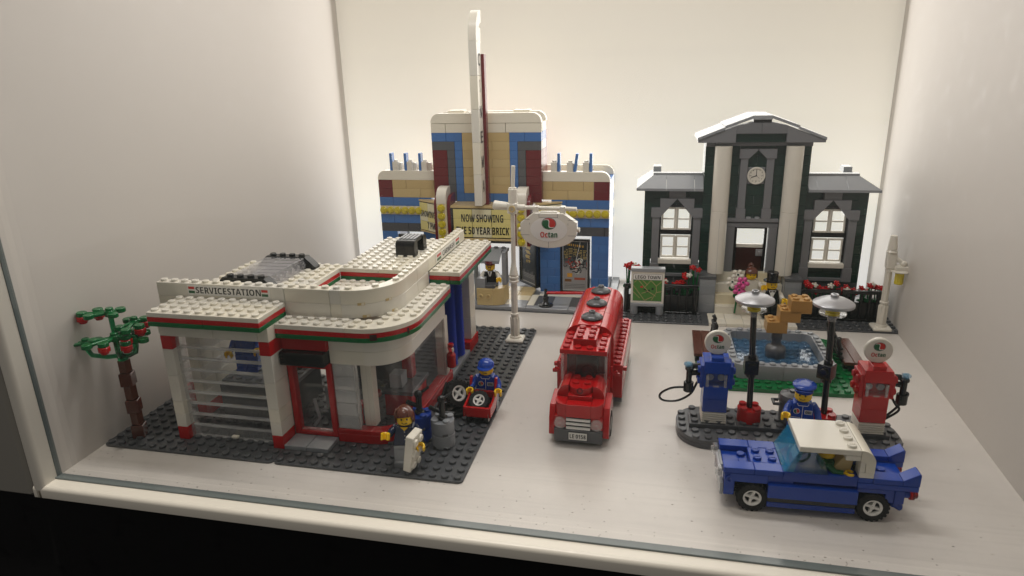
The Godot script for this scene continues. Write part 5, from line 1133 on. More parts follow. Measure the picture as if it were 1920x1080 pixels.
	for x in [-1.55, 1.55]:
		b = MB.new(); b.lathe([Vector2(0, 0), Vector2(0.42, 0), Vector2(0.48, 0.08), Vector2(0.48, 1.1), Vector2(0, 1.1)], 18)
		for i in b.v.size(): b.v[i] += gd(V(x, 0.1, 0))
		mi(ms, "foot", b, M.lbg_b)
	b = MB.new(); b.box(V(-2.02, 1.2, -0.4), V(2.02, 1.62, 0.6)); mi(ms, "bottom_bar", b, M.lbg_b)
	b = MB.new(); b.box(V(-2.05, 5.7, -0.45), V(2.05, 6.12, 0.6)); mi(ms, "top_bar", b, M.lbg)
	b = MB.new(); b.box(V(-2.0, 1.64, -0.35), V(2.0, 5.68, 0.2)); mi(ms, "board", b, M.white)
	b = MB.new(); b.box(V(-1.74, 1.92, -0.36), V(1.74, 5.38, -0.3), 0.0); mi(ms, "map_outline", b, M.print_black)
	b = MB.new(); b.box(V(-1.71, 1.95, -0.366), V(1.71, 4.62, -0.3), 0.0); mi(ms, "map_field", b, M.map_green)
	b = MB.new(); b.box(V(-1.71, 4.66, -0.366), V(1.71, 5.35, -0.3), 0.0); mi(ms, "title_strip", b, M.print_white)
	text_on(ms, "LEGO TOWN", 3.0, 0.42, face_xf(V(0, 5.0, -0.368)), M.print_black)
	b = MB.new()
	for q in [[-1.7, 3.9, -0.3, 2.0], [-1.1, 4.6, 0.1, 3.2], [-1.6, 4.3, -1.3, 4.6], [0.1, 3.2, 1.0, 2.6], [0.1, 3.2, -0.7, 2.9], [0.4, 4.6, 1.05, 3.9], [1.05, 3.9, 1.7, 4.5], [1.05, 3.9, 1.1, 3.1], [1.1, 3.1, 0.5, 2.0], [1.1, 3.1, 1.7, 3.2], [-0.4, 3.6, 0.4, 4.6], [-1.7, 3.1, -0.9, 2.3], [-0.3, 2.0, 0.6, 2.5], [-0.6, 4.6, 0.0, 4.0]]:
		b.tube([V(q[0], q[1], -0.366), V(q[2], q[3], -0.366)], 0.05, 4)
	mi(ms, "map_road", b, M.map_road)
	b = MB.new()
	for q in [[-0.45, 3.35, -0.15, 3.5], [-0.2, 3.0, 0.05, 3.25], [0.05, 3.15, 0.3, 3.4], [0.5, 3.4, 0.75, 3.65]]: b.box(V(q[0], q[1], -0.38), V(q[2], q[3], -0.3), 0.0)
	mi(ms, "map_building", b, M.print_black)
	b = MB.new(); b.box(V(-0.85, 3.62, -0.38), V(-0.55, 3.85, -0.3), 0.0); mi(ms, "map_building", b, M.logo_red)
	figure("toy groom in black suit and top hat before the town hall stairs", at.call(V(17.3, 0.62, 2.75)), TY + 0.1, "toy figures", {"legs": M.black, "torso": M.black, "arms": M.white, "swing": [0.3, 0.5], "top": top_hat,
		"print": func(q):
			var p := MB.new(); p.prism([Vector2(-0.42, 3.4), Vector2(0.42, 3.4), Vector2(0.12, 2.6), Vector2(-0.12, 2.6)], -0.508, -0.48, 0.0); mi(q, "shirt_print", p, M.print_white)
			p = MB.new(); p.prism([Vector2(-0.28, 3.36), Vector2(0, 3.26), Vector2(0.28, 3.36), Vector2(0.28, 3.12), Vector2(0, 3.22), Vector2(-0.28, 3.12)], -0.515, -0.48, 0.0); mi(q, "bow_tie", p, M.print_black)})
	figure("toy bride with brown hair in a white dress behind the bouquet on the stairs", at.call(V(15.0, 1.42, 3.85)), TY + 0.1, "toy figures", {"legs": M.white, "torso": M.white, "swing": [0.6, 0.9], "top": hair_bun})
	var bq := thing("bouquet", "large bouquet of pink and white flowers standing on the town hall stairs", "bouquet", at.call(V(13.35, 0.62, 2.9)), TY)
	b = MB.new(); var tips := [[V(-0.65, 4.2, -0.5), 1], [V(0.0, 4.95, 0.0), 1], [V(0.55, 4.25, -0.7), 0], [V(0.15, 3.35, -0.95), 0]]
	for q in tips: b.tube([V(0, 0, 0.3), V(0.1, 2.0, 0.1), q[0]], 0.13, 6)
	b.ball(V(-0.45, 3.3, 0), 0.5, V(1, 0.8, 0.6)); b.ball(V(0.0, 2.4, -0.1), 0.42, V(1, 1, 0.6)); mi(bq, "stem", b, M.green)
	for q in tips:
		b = MB.new(); flower(b, q[0], 0.78, V(0.1, 0.55, -0.85)); var fw := mi(bq, "flower", b, M.white if q[1] else M.pink)
		b = MB.new(); b.ball(q[0] + V(0.01, 0.1, -0.14), 0.14); mi(fw, "flower_eye", b, M.dark_green)
	# white street lamp in the corner
	var lp := thing("street_lamp", "white toy street lamp with a hanging yellow lantern in the right corner", "street lamp", at.call(V(29.3, 0.2, 1.0)), 0.0)
	post_foot(lp, 7.0)
	b = MB.new(); b.rod(V(0, 6.9, 0), V(0, 7.3, 0), 0.42, 14); b.box(V(-0.45, 7.3, -0.45), V(0.55, 9.2, 0.45), 0.14); b.rod(V(0, 9.2, 0), V(0.0, 9.6, 0), 0.62, 18, 0.42); b.rod(V(0, 9.5, 0), V(0, 11.1, 0), 0.52, 18, 0.36); b.rod(V(0, 8.9, 0), V(1.25, 8.0, -0.4), 0.24, 10); b.ball(V(1.25, 8.0, -0.4), 0.36); b.box(V(0.4, 7.25, -0.9), V(1.8, 7.75, 0.3), 0.08); mi(lp, "head", b, M.white)
	b = MB.new(); b.xf = Transform3D(Basis(), V(1.05, 6.95, -0.3)); b.lathe([Vector2(0.4, 0), Vector2(1.0, 0.12), Vector2(1.02, 0.2), Vector2(0.7, 0.34), Vector2(0.3, 0.4), Vector2(0, 0.4)], 24); mi(lp, "shade", b, M.white)
	b = MB.new(); b.xf = Transform3D(Basis(), V(1.05, 5.6, -0.3)); b.lathe([Vector2(0, 0), Vector2(0.42, 0), Vector2(0.48, 0.1), Vector2(0.48, 1.3), Vector2(0, 1.3)], 18); mi(lp, "lantern", b, M.tr_yellow)
func rounded(x0: float, z0: float, x1: float, z1: float, r: float, k := 7) -> Array:
	var p := arc(Vector2(x0 + r, z0 + r), r, 180, 270, k); p.append_array(arc(Vector2(x1 - r, z0 + r), r, 270, 360, k)); p.append_array(arc(Vector2(x1 - r, z1 - r), r, 0, 90, k)); p.append_array(arc(Vector2(x0 + r, z1 - r), r, 90, 180, k))
	return p
func build_fountain() -> void:
	var b: MB
	var o := thing("fountain", "grey stone toy fountain with blue water on a round cornered green plate", "fountain", V(58, 0, 26.6), 0.02)
	# green plate in two halves
	for s in [-1, 1]:
		var p := [Vector2(0.01 * s, -7.0), Vector2(5.0 * s, -7.0)]; p.append_array(arc(Vector2(5.0 * s, -4.0), 3.0, 270, 360 if s > 0 else 180, 8)); p.append_array([Vector2(8.0 * s, 4.0)]); p.append_array(arc(Vector2(5.0 * s, 4.0), 3.0, 0 if s > 0 else 180, 90, 8)); p.append(Vector2(0.01 * s, 7.0))
		var st := []
		for i in 8:
			for k in 14:
				var q := Vector2((0.5 + i) * s, -6.5 + k)
				if absf(q.x) > 5.0 or absf(q.y) > 4.4:
					if Vector2(maxf(0, absf(q.x) - 5.0), maxf(0, absf(q.y) - 4.0)).length() < 2.6: st.append(q)
		slab(o, "green_plate", p, 0.0, 0.4, M.green, st)
	# basin: outer ring of grey pieces, four straight and four rounded corners
	for s in [-1, 1]:
		for e in [-1, 1]:
			var q := arc(Vector2(3.4 * s, 3.4 * e), 1.6, 0, 90, 8)
			var pp := []
			for v in arc(Vector2.ZERO, 1.6, 0, 90, 8): pp.append(Vector2((3.4 + v.x) * s, (3.4 + v.y) * e))
			for v in arc(Vector2.ZERO, 0.75, 90, 0, 8): pp.append(Vector2((3.4 + v.x) * s, (3.4 + v.y) * e))
			slab(o, "basin_corner", pp, 0.4, 1.9, M.lbg, [Vector2(3.9 * s, 4.2 * e)] if false else [Vector2(4.22 * s, 4.22 * e)])
		var st := []
		for k in 7: st.append(Vector2(-3.0 + k, 4.55 * s))
		slab(o, "basin_wall", [Vector2(-3.38, 4.14 * s), Vector2(0, 4.14 * s), Vector2(0, 5.0 * s), Vector2(-3.38, 5.0 * s)], 0.4, 1.9, M.lbg_b, st.slice(0, 3)); slab(o, "basin_wall", [Vector2(0.02, 4.14 * s), Vector2(3.38, 4.14 * s), Vector2(3.38, 5.0 * s), Vector2(0.02, 5.0 * s)], 0.4, 1.9, M.lbg, st.slice(3, 7))
		st = []
		for k in 7: st.append(Vector2(4.55 * s, -3.0 + k))
		slab(o, "basin_wall", [Vector2(4.14 * s, -3.38), Vector2(4.14 * s, 3.38), Vector2(5.0 * s, 3.38), Vector2(5.0 * s, -3.38)], 0.4, 1.9, M.lbg, st)
	slab(o, "basin_floor", rounded(-4.16, -4.16, 4.16, 4.16, 1.0), 0.38, 0.62, M.dbg)
	for i in 4:
		for k in 8:
			b = MB.new(); var x := -4.1 + 2.05 * i; var z := -4.1 + 1.025 * k; b.box(V(x + 0.01, 0.64, z + 0.01), V(x + 2.04, 0.98, z + 1.015), 0.04); stud(b, V(x + 0.5, 0.97, z + 0.5)); stud(b, V(x + 1.53, 0.97, z + 0.5)); mi(o, "water_plate", b, M.tr_water)
	b = MB.new(); b.xf = Transform3D(Basis(), V(0, 0.9, -0.1)); b.lathe([Vector2(0, 0), Vector2(1.0, 0), Vector2(1.02, 0.8), Vector2(0.95, 1.15), Vector2(0.6, 1.3), Vector2(0.5, 1.4), Vector2(0.44, 1.9), Vector2(0.52, 2.0), Vector2(0.52, 3.0), Vector2(0, 3.0)], 26, true); mi(o, "pedestal", b, M.dbg)
	# golden sculpture of three stepped bricks
	for q in [[-1.2, 3.75, -0.9, 2.0, 1.2], [-0.05, 4.95, -0.9, 2.0, 1.25], [0.9, 5.95, -0.9, 2.0, 1.35]]:
		bk(o, "gold", q[0], q[1], q[2], q[3], 2, q[4], 1, "gold_brick")
	for s in [-1, 1]:
		var bn := thing("park_bench", "brown planked toy bench with black back left of the fountain" if s < 0 else "brown planked toy bench with black back right of the fountain", "bench", V(50.75 if s < 0 else 65.1, 0.4, 27.7), 0.0, "benches by the fountain")
		for k in 2:
			b = MB.new(); b.box(V(-0.95 + 0.96 * k, 0.85, -3.3), V(-0.02 + 0.96 * k, 1.2, 3.3)); mi(bn, "seat_plank", b, M.brown if k else M.brown_b)
		for z in [-2.6, 2.2]:
			b = MB.new(); b.box(V(-0.8, 0, z), V(0.8, 0.85, z + 0.6)); mi(bn, "leg", b, M.black)
		b = MB.new(); var d: float = -s * 1.15
		for k in 3: b.rod(V(d, 1.3 + 0.5 * k, -2.6), V(d, 1.5 + 0.6 * k, 2.8), 0.15, 8)
		for z in [-2.3, 0.2, 2.5]: b.tube([V(d * 0.7, 0.9, z), V(d, 1.4, z), V(d + 0.25 * -s, 2.9, z + 0.3), V(d + 0.1 * -s, 3.1, z + 0.6)], 0.22, 8)
		mi(bn, "back_rail", b, M.black)

func build_pumps() -> void:
	var b: MB
	var PY := 0.035; var PO := V(48.0, 0, 8.25)
	var at := func(p: Vector3) -> Vector3: return PO + V(p.x * cos(PY) - p.z * sin(PY), p.y, p.x * sin(PY) + p.z * cos(PY))
	var o := thing("pump_island", "dark grey rounded studded island carrying the fuel pumps and lamps", "traffic island", PO, PY)
	var segs := [[0.0, 4.4], [4.4, 9.0], [9.0, 13.4], [13.4, 17.7]]
	for i in 4:
		var a: float = segs[i][0]; var c: float = segs[i][1]; var p := []
		if i == 0: p = [Vector2(c - 0.01, 0.02), Vector2(c - 0.01, 5.98)]; p.append_array(arc(Vector2(2.4, 3.4), 2.4, 90, 180, 7, 2.58)); p.append_array(arc(Vector2(2.4, 2.6), 2.4, 180, 270, 7, 2.58))
		elif i == 3: p = [Vector2(a + 0.01, 5.98), Vector2(a + 0.01, 0.02)]; p.append_array(arc(Vector2(c - 2.4, 2.6), 2.4, 270, 360, 7, 2.58)); p.append_array(arc(Vector2(c - 2.4, 3.4), 2.4, 0, 90, 7, 2.58))
		else: p = [Vector2(a + 0.01, 0.02), Vector2(c - 0.01, 0.02), Vector2(c - 0.01, 5.98), Vector2(a + 0.01, 5.98)]
		var st := []
		for x in 18:
			for z in 6:
				var q := Vector2((x + 0.5) * 17.7 / 18.0, z + 0.5)
				if q.x < a or q.x > c or (z in [2, 3] and x > 0 and x < 17): continue
				if Vector2(maxf(0.0, absf(q.x - 8.85) - 6.45), maxf(0.0, absf(q.y - 3.0) - 0.6)).length() < 2.2: st.append(q)
		slab(o, "rounded_plate" if i in [0, 3] else "plate", p, 0.0, 0.4, M.dbg_b); slab(o, "rounded_plate" if i in [0, 3] else "plate", p, 0.4, 0.8, M.dbg, st)
	for k in 4: bk(o, ["dbg", "dbg_b"][k % 2] if k != 1 else "dbg", 1.0 + 3.92 * k, 0.8, 2.0, 3.92, 2, 0.4, 1, "raised_plate")
	pump(at.call(V(3.0, 1.2, 3.25)), PY, "blue", -1, "blue toy fuel pump with black hose looping out on its left")
	pump(at.call(V(15.2, 1.2, 3.1)), PY, "red", 1, "red toy fuel pump with black hose hanging on its right")
	lamp(at.call(V(5.95, 1.2, 3.3)), -0.02, 0.02, "silver shaded black lamp standing in a red pot beside the blue pump")
	lamp(at.call(V(11.75, 1.2, 3.0)), 0.62, 0.06, "silver shaded black lamp standing in a red pot beside the red pump")
	var bin := thing("rubbish_bin", "dark grey toy rubbish bin with side handles behind the pump attendant", "bin", at.call(V(9.3, 1.2, 3.5)), PY)
	b = MB.new(); b.lathe([Vector2(0, 0), Vector2(0.8, 0), Vector2(0.95, 0.1), Vector2(1.0, 1.9), Vector2(1.08, 2.0), Vector2(1.08, 2.25), Vector2(0.95, 2.55), Vector2(0.5, 2.7), Vector2(0.25, 2.75), Vector2(0.25, 2.9), Vector2(0, 2.9)], 24); mi(bin, "can", b, M.dbg)
	for s in [-1, 1]:
		b = MB.new(); b.tube([V(1.0 * s, 1.75, -0.4), V(1.45 * s, 1.75, -0.4), V(1.45 * s, 1.75, 0.4), V(1.0 * s, 1.75, 0.4)], 0.14, 7); mi(bin, "handle", b, M.dbg)
	figure("toy pump attendant in blue overalls and flat topped blue cap behind the car", at.call(V(9.6, 0.82, 1.35)), PY - 0.12, "toy figures", {"legs": M.blue, "torso": M.blue, "swing": [0.75, 0.2], "turn": -0.2, "top": func(q): cap_flat(q, M.blue), "print": print_overalls})
func pump(p: Vector3, yaw: float, col: String, s: int, label: String) -> void:
	var o := thing("fuel_pump", label, "fuel pump", p, yaw, "fuel pumps")
	var b := MB.new()
	for k in 5:
		b = MB.new(); b.box(V(-1.0, 0.04 + 0.2 * k, -1.02), V(1.0, 0.15 + 0.2 * k, 0.9), 0.03); mi(o, "grille_bar", b, M.white)
	b = MB.new(); b.box(V(-0.96, 0.0, -0.9), V(0.96, 1.0, 0.96)); mi(o, "base", b, M.white_b)
	for k in 2: bk(o, col if k else col + "_b", -1, 1.02 + 1.2 * k, -1, 2, 2, 1.2)
	# head: frame round a clear window, studded cheeks
	b = MB.new(); b.box(V(-1.0, 3.42, -0.2), V(1.0, 4.9, 1.0)); b.box(V(-1.0, 3.3, -1.0), V(-0.86, 4.9, -0.2)); b.box(V(0.86, 3.3, -1.0), V(1.0, 4.9, -0.2)); mi(o, "head", b, M[col])
	b = MB.new(); b.box(V(-1.05, 4.55, -1.05), V(1.05, 5.6, 1.0)); mi(o, "top", b, M[col])
	for x in [-1, 1]:
		b = MB.new(); b.box(V(1.0 * x, 3.2, -0.95), V(1.3 * x, 5.2, 0.9))
		for k in 2:
			for j in 2: stud(b, V(1.3 * x, 3.7 + 1.0 * k, -0.5 + 0.95 * j), V(x, 0, 0))
		mi(o, "cheek", b, M[col + "_b"])
	b = MB.new(); b.box(V(-0.82, 3.4, -1.04), V(0.82, 4.5, -0.95), 0.02); mi(o, "window", b, M.clear)
	b = MB.new(); b.box(V(-0.84, 3.35, -1.1), V(-0.6, 4.45, -0.98), 0.04); b.box(V(0.6, 3.35, -1.1), V(0.84, 4.45, -0.98), 0.04); b.box(V(-0.26, 3.35, -1.08), V(0.26, 3.5, -0.98), 0.04); mi(o, "window_edge", b, M.frost)
	b = MB.new()
	for k in 2: stud(b, V(-0.45 + 0.9 * k, 3.95, -0.22), V(0, 0, -1))
	mi(o, "dial", b, M.lbg)
	b = MB.new(); b.box(V(-0.5, 5.58, -0.95), V(0.5, 5.95, 0.3)); mi(o, "top_tile", b, M[col])
	b = MB.new(); b.xf = on_axis(V(0, 6.95, -0.1), V(0, 0, -1)); b.lathe([Vector2(0, -0.3), Vector2(1.0, -0.3), Vector2(1.05, -0.22), Vector2(1.05, 0.0), Vector2(0.98, 0.08), Vector2(0.9, 0.08), Vector2(0, 0.08)], 36); mi(o, "disc", b, M.white)
	octan(o, face_xf(V(0, 6.97, -0.185)), 0.82, 0.015)
	# hose, nozzle and valve
	b = MB.new(); b.rod(V(1.2 * s, 4.75, 0.0), V(1.95 * s, 4.75, -0.1), 0.24); b.rod(V(1.2 * s, 4.2, 0.0), V(2.1 * s, 4.15, -0.2), 0.24); b.rod(V(2.15 * s, 2.9, -0.3), V(2.15 * s, 4.6, -0.3), 0.24); b.rod(V(2.15 * s, 2.55, -0.3), V(2.15 * s, 3.4, -0.3), 0.42); b.rod(V(2.15 * s, 4.5, -0.3), V(2.15 * s, 4.75, -0.3), 0.36); mi(o, "nozzle", b, M.black)
	b = MB.new(); b.rod(V(1.95 * s, 4.85, -0.1), V(2.45 * s, 4.9, -0.25), 0.28); b.cyl(V(2.3 * s, 4.85, -0.2), 0.32, 0.2); mi(o, "valve", b, M.tr_blue)
	var hp := []
	if s < 0: hp = [V(-1.1, 3.9, 0.0), V(-1.45, 3.2, 0.0), V(-1.9, 2.1, 0.1), V(-2.9, 1.35, 0.2), V(-4.0, 1.2, 0.3), V(-4.45, 1.55, 0.2), V(-4.3, 2.1, 0.0), V(-3.6, 2.65, -0.2), V(-2.9, 2.85, -0.3), V(-2.2, 2.85, -0.3)]
	else: hp = [V(1.15, 3.9, 0.0), V(1.5, 3.0, 0.1), V(1.9, 2.3, 0.1), V(2.2, 1.95, 0.0), V(2.0, 1.55, 0.0), V(1.2, 0.9, 0.0), V(0.95, 0.75, 0.0), V(1.3, 1.15, 0.05), V(2.0, 1.95, 0.1), V(2.55, 2.9, 0.0), V(2.6, 3.4, -0.15), V(2.2, 3.6, -0.3)]
	var sm := []
	for i in hp.size() - 1:
		for k in 5:
			var a: Vector3 = hp[maxi(i - 1, 0)]; var c: Vector3 = hp[i]; var d: Vector3 = hp[i + 1]; var e: Vector3 = hp[mini(i + 2, hp.size() - 1)]
			sm.append(c.cubic_interpolate(d, a, e, k / 5.0))
	sm.append(hp[-1])
	b = MB.new(); b.tube(sm, 0.1, 8); mi(o, "hose", b, M.black)
func lamp(p: Vector3, turn: float, lean: float, label: String) -> void:
	var o := thing("pump_lamp", label, "lamp", p, 0.0, "lamps on the pump island")
	var b := MB.new(); b.lathe([Vector2(0, 0.01), Vector2(0.93, 0.01), Vector2(0.97, 0.04), Vector2(0.97, 1.15), Vector2(0.94, 1.19), Vector2(0, 1.19)], 30)
	for k in 4: stud(b, V(0.5 * (1 if k & 1 else -1), 1.18, 0.5 * (1 if k & 2 else -1)))
	mi(o, "pot", b, M.red)
	var top := V(-0.35 + lean, 9.85, 0.0); var q := V(-0.1, 5.0, 0)
	b = MB.new(); b.rod(V(0, 1.15, 0), q, 0.25, 12); b.rod(q, top, 0.25, 12)
	b.xf = Transform3D(Basis(Vector3.UP, turn), V(-0.13, 4.4, 0)); b.box(V(-0.6, 0, -0.6), V(0.5, 1.25, 0.5)); stud(b, V(0.0, 0.7, -0.6), V(0, 0, -1)); b.cyl(V(0, 1.24, 0), 0.34, 0.35); b.cyl(V(0, -0.4, 0), 0.4, 0.4); mi(o, "pole", b, M.black)
	b = MB.new(); b.xf = Transform3D(Basis(), top + V(0, -0.2, 0)); b.lathe([Vector2(0.3, -0.35), Vector2(0.34, 0.0), Vector2(0.6, 0.1), Vector2(1.0, 0.22), Vector2(1.0, 0.34), Vector2(0.5, 0.24), Vector2(0.3, 0.2)], 30); mi(o, "clear_dish", b, M.frost)
	b = MB.new(); b.xf = Transform3D(Basis(), top); b.lathe([Vector2(0.3, 0.0), Vector2(0.52, 0.02), Vector2(0.54, 0.2), Vector2(0.42, 0.24), Vector2(0.42, 0.36), Vector2(0.54, 0.4), Vector2(0.54, 0.62), Vector2(0.3, 0.66)], 20); mi(o, "lantern", b, M.tr_yellow)
	b = MB.new(); b.cyl(top + V(0, -0.1, 0), 0.25, 0.9); mi(o, "stem", b, M.black)
	b = MB.new(); b.xf = Transform3D(Basis(), top + V(0, 0.72, 0)); b.lathe([Vector2(0.2, 0.0), Vector2(1.47, 0.0), Vector2(1.53, 0.04), Vector2(1.53, 0.22), Vector2(1.48, 0.27)], 40); b.lathe([Vector2(1.48, 0.27), Vector2(1.25, 0.41), Vector2(0.95, 0.55), Vector2(0.65, 0.65), Vector2(0.3, 0.71)], 40, true); b.lathe([Vector2(0.3, 0.69), Vector2(0.3, 0.92), Vector2(0.27, 0.95), Vector2(0.18, 0.95), Vector2(0.18, 0.8), Vector2(0, 0.8)], 20); mi(o, "shade", b, M.silver)
func side_xf(x: float) -> Transform3D: return Transform3D(Basis(Vector3.BACK, Vector3.UP, Vector3.LEFT), V(x, 0, 0))   # outline (z, y), pushed towards -x
func build_truck() -> void:
	var o := thing("tanker_truck", "red toy tanker truck with grey tank lids and number plate LE 0158", "truck", V(39.95, 0, 7.0), -0.016)
	var b := MB.new(); b.box(V(-2, 0.36, 0.0), V(2, 1.5, 1.0)); mi(o, "bumper", b, M.dbg)
	b = MB.new(); b.box(V(-0.82, 0.55, -0.03), V(0.8, 1.32, 0.0), 0.0); var np := mi(o, "number_plate", b, M.print_black)
	b = MB.new(); b.box(V(-0.77, 0.6, -0.036), V(0.75, 1.27, 0.0), 0.0); mi(np, "plate_face", b, M.print_white)
	text_on(o, "LE 0158", 1.32, 0.36, face_xf(V(-0.01, 0.935, -0.038)), M.print_black, "lettering", 0.01)
	b = MB.new(); b.box(V(-1.02, 1.5, 0.12), V(1.02, 2.6, 1.0)); mi(o, "grille_back", b, M.black)
	for k in 3:
		b = MB.new(); b.box(V(-1.0, 1.54 + 0.37 * k, 0.0), V(1.0, 1.76 + 0.37 * k, 0.2)); mi(o, "grille_bar", b, M.print_white)
	for s in [-1, 1]:
		bk(o, "red", -2.0 if s < 0 else 1.0, 1.5, 0.25, 1, 1, 1.1, 0, "lamp_block")
		b = MB.new(); b.xf = on_axis(V(1.5 * s, 2.02, 0.24), V(0, 0, -1)); b.lathe([Vector2(0, 0.0), Vector2(0.5, 0.0), Vector2(0.5, 0.22), Vector2(0.46, 0.28), Vector2(0.3, 0.28), Vector2(0.3, 0.42), Vector2(0.26, 0.46), Vector2(0.16, 0.46), Vector2(0.16, 0.36), Vector2(0, 0.36)], 26); mi(o, "headlight", b, M.frost)
	# nose with rounded corners, in three pieces
	for q in [[-2.0, -1.03], [-1.01, 1.01], [1.03, 2.0]]:
		var p := []
		if q[0] < -1.5: p = [Vector2(q[1], 0.05), Vector2(q[1], 4.0), Vector2(-2, 4.0)]; p.append_array(arc(Vector2(-1.1, 0.95), 0.9, 180, 270, 7))
		elif q[1] > 1.5: p = [Vector2(2, 4.0), Vector2(q[0], 4.0), Vector2(q[0], 0.05)]; p.append_array(arc(Vector2(1.1, 0.95), 0.9, 270, 360, 7))
		else: p = [Vector2(q[0], 0.05), Vector2(q[1], 0.05), Vector2(q[1], 4.0), Vector2(q[0], 4.0)]
		slab(o, "nose", p, 2.6, 3.75, M.red if q[0] > -1.5 and q[1] < 1.5 else M.red_b)
	b = MB.new(); b.box(V(-1.0, 3.76, 0.95), V(1.0, 4.15, 3.4)); mi(o, "hood_plate", b, M.red)
	var hd := [Vector2(1.0, 3.4), Vector2(-1.0, 3.4)]; hd.append_array(arc(Vector2(0, 2.0), 1.0, 180, 360, 12, 0.95))
	slab(o, "hood_round", hd, 4.16, 4.75, M.red_b)
	b = MB.new(); b.xf = on_axis(V(0, 4.55, 1.1), V(0, 0.1, -1)); b.lathe([Vector2(0.16, 0), Vector2(0.26, 0), Vector2(0.26, 0.06), Vector2(0.16, 0.06)], 14); mi(o, "hood_badge", b, M.dark_red)
	b = MB.new()
	for k in 4: stud(b, V(-0.5 + (k % 2), 4.74, 2.15 + float(k / 2)))
	mi(o, "hood_studs_plate", b, M.red)
	for s in [-1, 1]:
		var p := [Vector2(1.02 * s, 3.76), Vector2(1.98 * s, 3.76)]; p.append_array(arc(Vector2(1.02 * s, 3.8), 0.96, 0 if s > 0 else 180, 90, 8, 1.0)); p.append(Vector2(1.02 * s, 4.8))
		b = MB.new(); b.prism(p, 1.55, 3.9); mi(o, "hood_curve", b, M.red)
		# wing over the front wheel
		b = MB.new(); b.xf = side_xf(2.5 if s > 0 else -2.0); b.prism([Vector2(0.35, 0.75), Vector2(0.5, 2.2), Vector2(1.0, 3.2), Vector2(3.3, 3.5), Vector2(4.2, 2.4), Vector2(4.2, 1.6), Vector2(3.2, 2.3), Vector2(1.6, 2.3), Vector2(1.15, 1.6), Vector2(1.0, 0.75)], 0.0, 0.5, 0.04); mi(o, "wing", b, M.red)
		wheel(o, V(2.1 * s, 1.1, 2.4), 1.1, 0.85, V(s, 0, 0))
		for z in [13.2, 16.2]: wheel(o, V(2.3 * s, 1.1, z + 1.4), 1.1, 0.8, V(s, 0, 0))
		b = MB.new(); b.rod(V(2.0 * s, 4.3, 5.0), V(2.75 * s, 4.75, 5.0), 0.12, 8); b.box(V(2.45 * s, 4.3, 4.85), V(2.95 * s, 4.6, 5.1)); b.box(V(2.15 * s, 3.2, 4.9), V(2.35 * s, 5.2, 5.1)); mi(o, "mirror", b, M.red_b)
	# cab
	b = MB.new(); b.box(V(-1.98, 4.1, 3.55), V(1.98, 6.95, 3.72), 0.03); b.box(V(-2.0, 4.1, 3.72), V(-1.86, 6.95, 4.6), 0.03); b.box(V(1.86, 4.1, 3.72), V(2.0, 6.95, 4.6), 0.03); mi(o, "windscreen", b, M.clear)
	b = MB.new()
	for s in [-1, 1]: b.box(V(1.98 * s, 4.1, 3.5), V(1.74 * s, 6.95, 3.66), 0.05); b.box(V(1.9 * s, 4.1, 3.52), V(1.1 * s, 4.35, 3.7), 0.05); b.box(V(1.4 * s, 6.75, 3.5), V(1.95 * s, 6.95, 3.7), 0.04)
	mi(o, "windscreen_edge", b, M.frost)
	bk(o, "red", -2, 1.4, 4.0, 4, 3.2, 2.4, 0, "cab_floor"); bk(o, "dark_red", -1.8, 3.8, 6.3, 3.6, 0.7, 3.1, 0, "cab_rear"); bk(o, "red_b", -2, 3.8, 5.2, 0.3, 2, 3.15, 0, "cab_side"); bk(o, "red_b", 1.7, 3.8, 5.2, 0.3, 2, 3.15, 0, "cab_side")
	b = MB.new(); b.xf = on_axis(V(0.2, 4.75, 4.5), V(0, 0.8, -0.6)); b.lathe([Vector2(0.48, -0.07), Vector2(0.62, -0.07), Vector2(0.66, 0.0), Vector2(0.62, 0.07), Vector2(0.48, 0.07), Vector2(0.45, 0.0), Vector2(0.48, -0.07)], 22); b.box(V(-0.5, -0.05, -0.08), V(0.5, 0.05, 0.08)); b.cyl(V(0, -0.6, 0), 0.14, 0.6); mi(o, "steering_wheel", b, M.black)
	b = MB.new(); b.box(V(-1.0, 3.8, 5.2), V(1.0, 4.4, 6.2)); b.box(V(-1.0, 4.4, 5.9), V(1.0, 5.8, 6.25)); mi(o, "seat", b, M.black)
	b = MB.new(); b.box(V(-2, 6.96, 3.0), V(2, 7.36, 7.0))
	for i in 4:
		for k in 4:
			if i in [0, 3] or k == 0: logo_stud(b, V(-1.5 + i, 7.35, 3.5 + k))
	mi(o, "cab_roof", b, M.red)
	b = MB.new(); b.box(V(-1, 7.37, 4.0), V(1, 7.98, 7.0))
	for i in 2:
		for k in 3: logo_stud(b, V(-0.5 + i, 7.97, 4.5 + k))
	mi(o, "roof_box", b, M.red_b)
	# tank: rounded shoulders in lengths of four, flat top panels and three lids
	for k in 3:
		var z0 := 7.0 + 3.65 * k
		for s in [-1, 1]:
			var p := [Vector2(1.02 * s, 4.2), Vector2(2.2 * s, 4.2), Vector2(2.2 * s, 6.7)]; p.append_array(arc(Vector2(1.02 * s, 6.7), 1.18, 0 if s > 0 else 180, 90, 10, 1.35))
			b = MB.new(); b.prism(p, z0 + 0.01, z0 + 3.64, 0.03); mi(o, "tank_shoulder", b, M.red if (k + s) % 2 else M.red_b)
		b = MB.new(); b.box(V(-1.0, 4.2, z0 + 0.01), V(1.0, 8.15, z0 + 3.64)); mi(o, "tank_top", b, M.red)
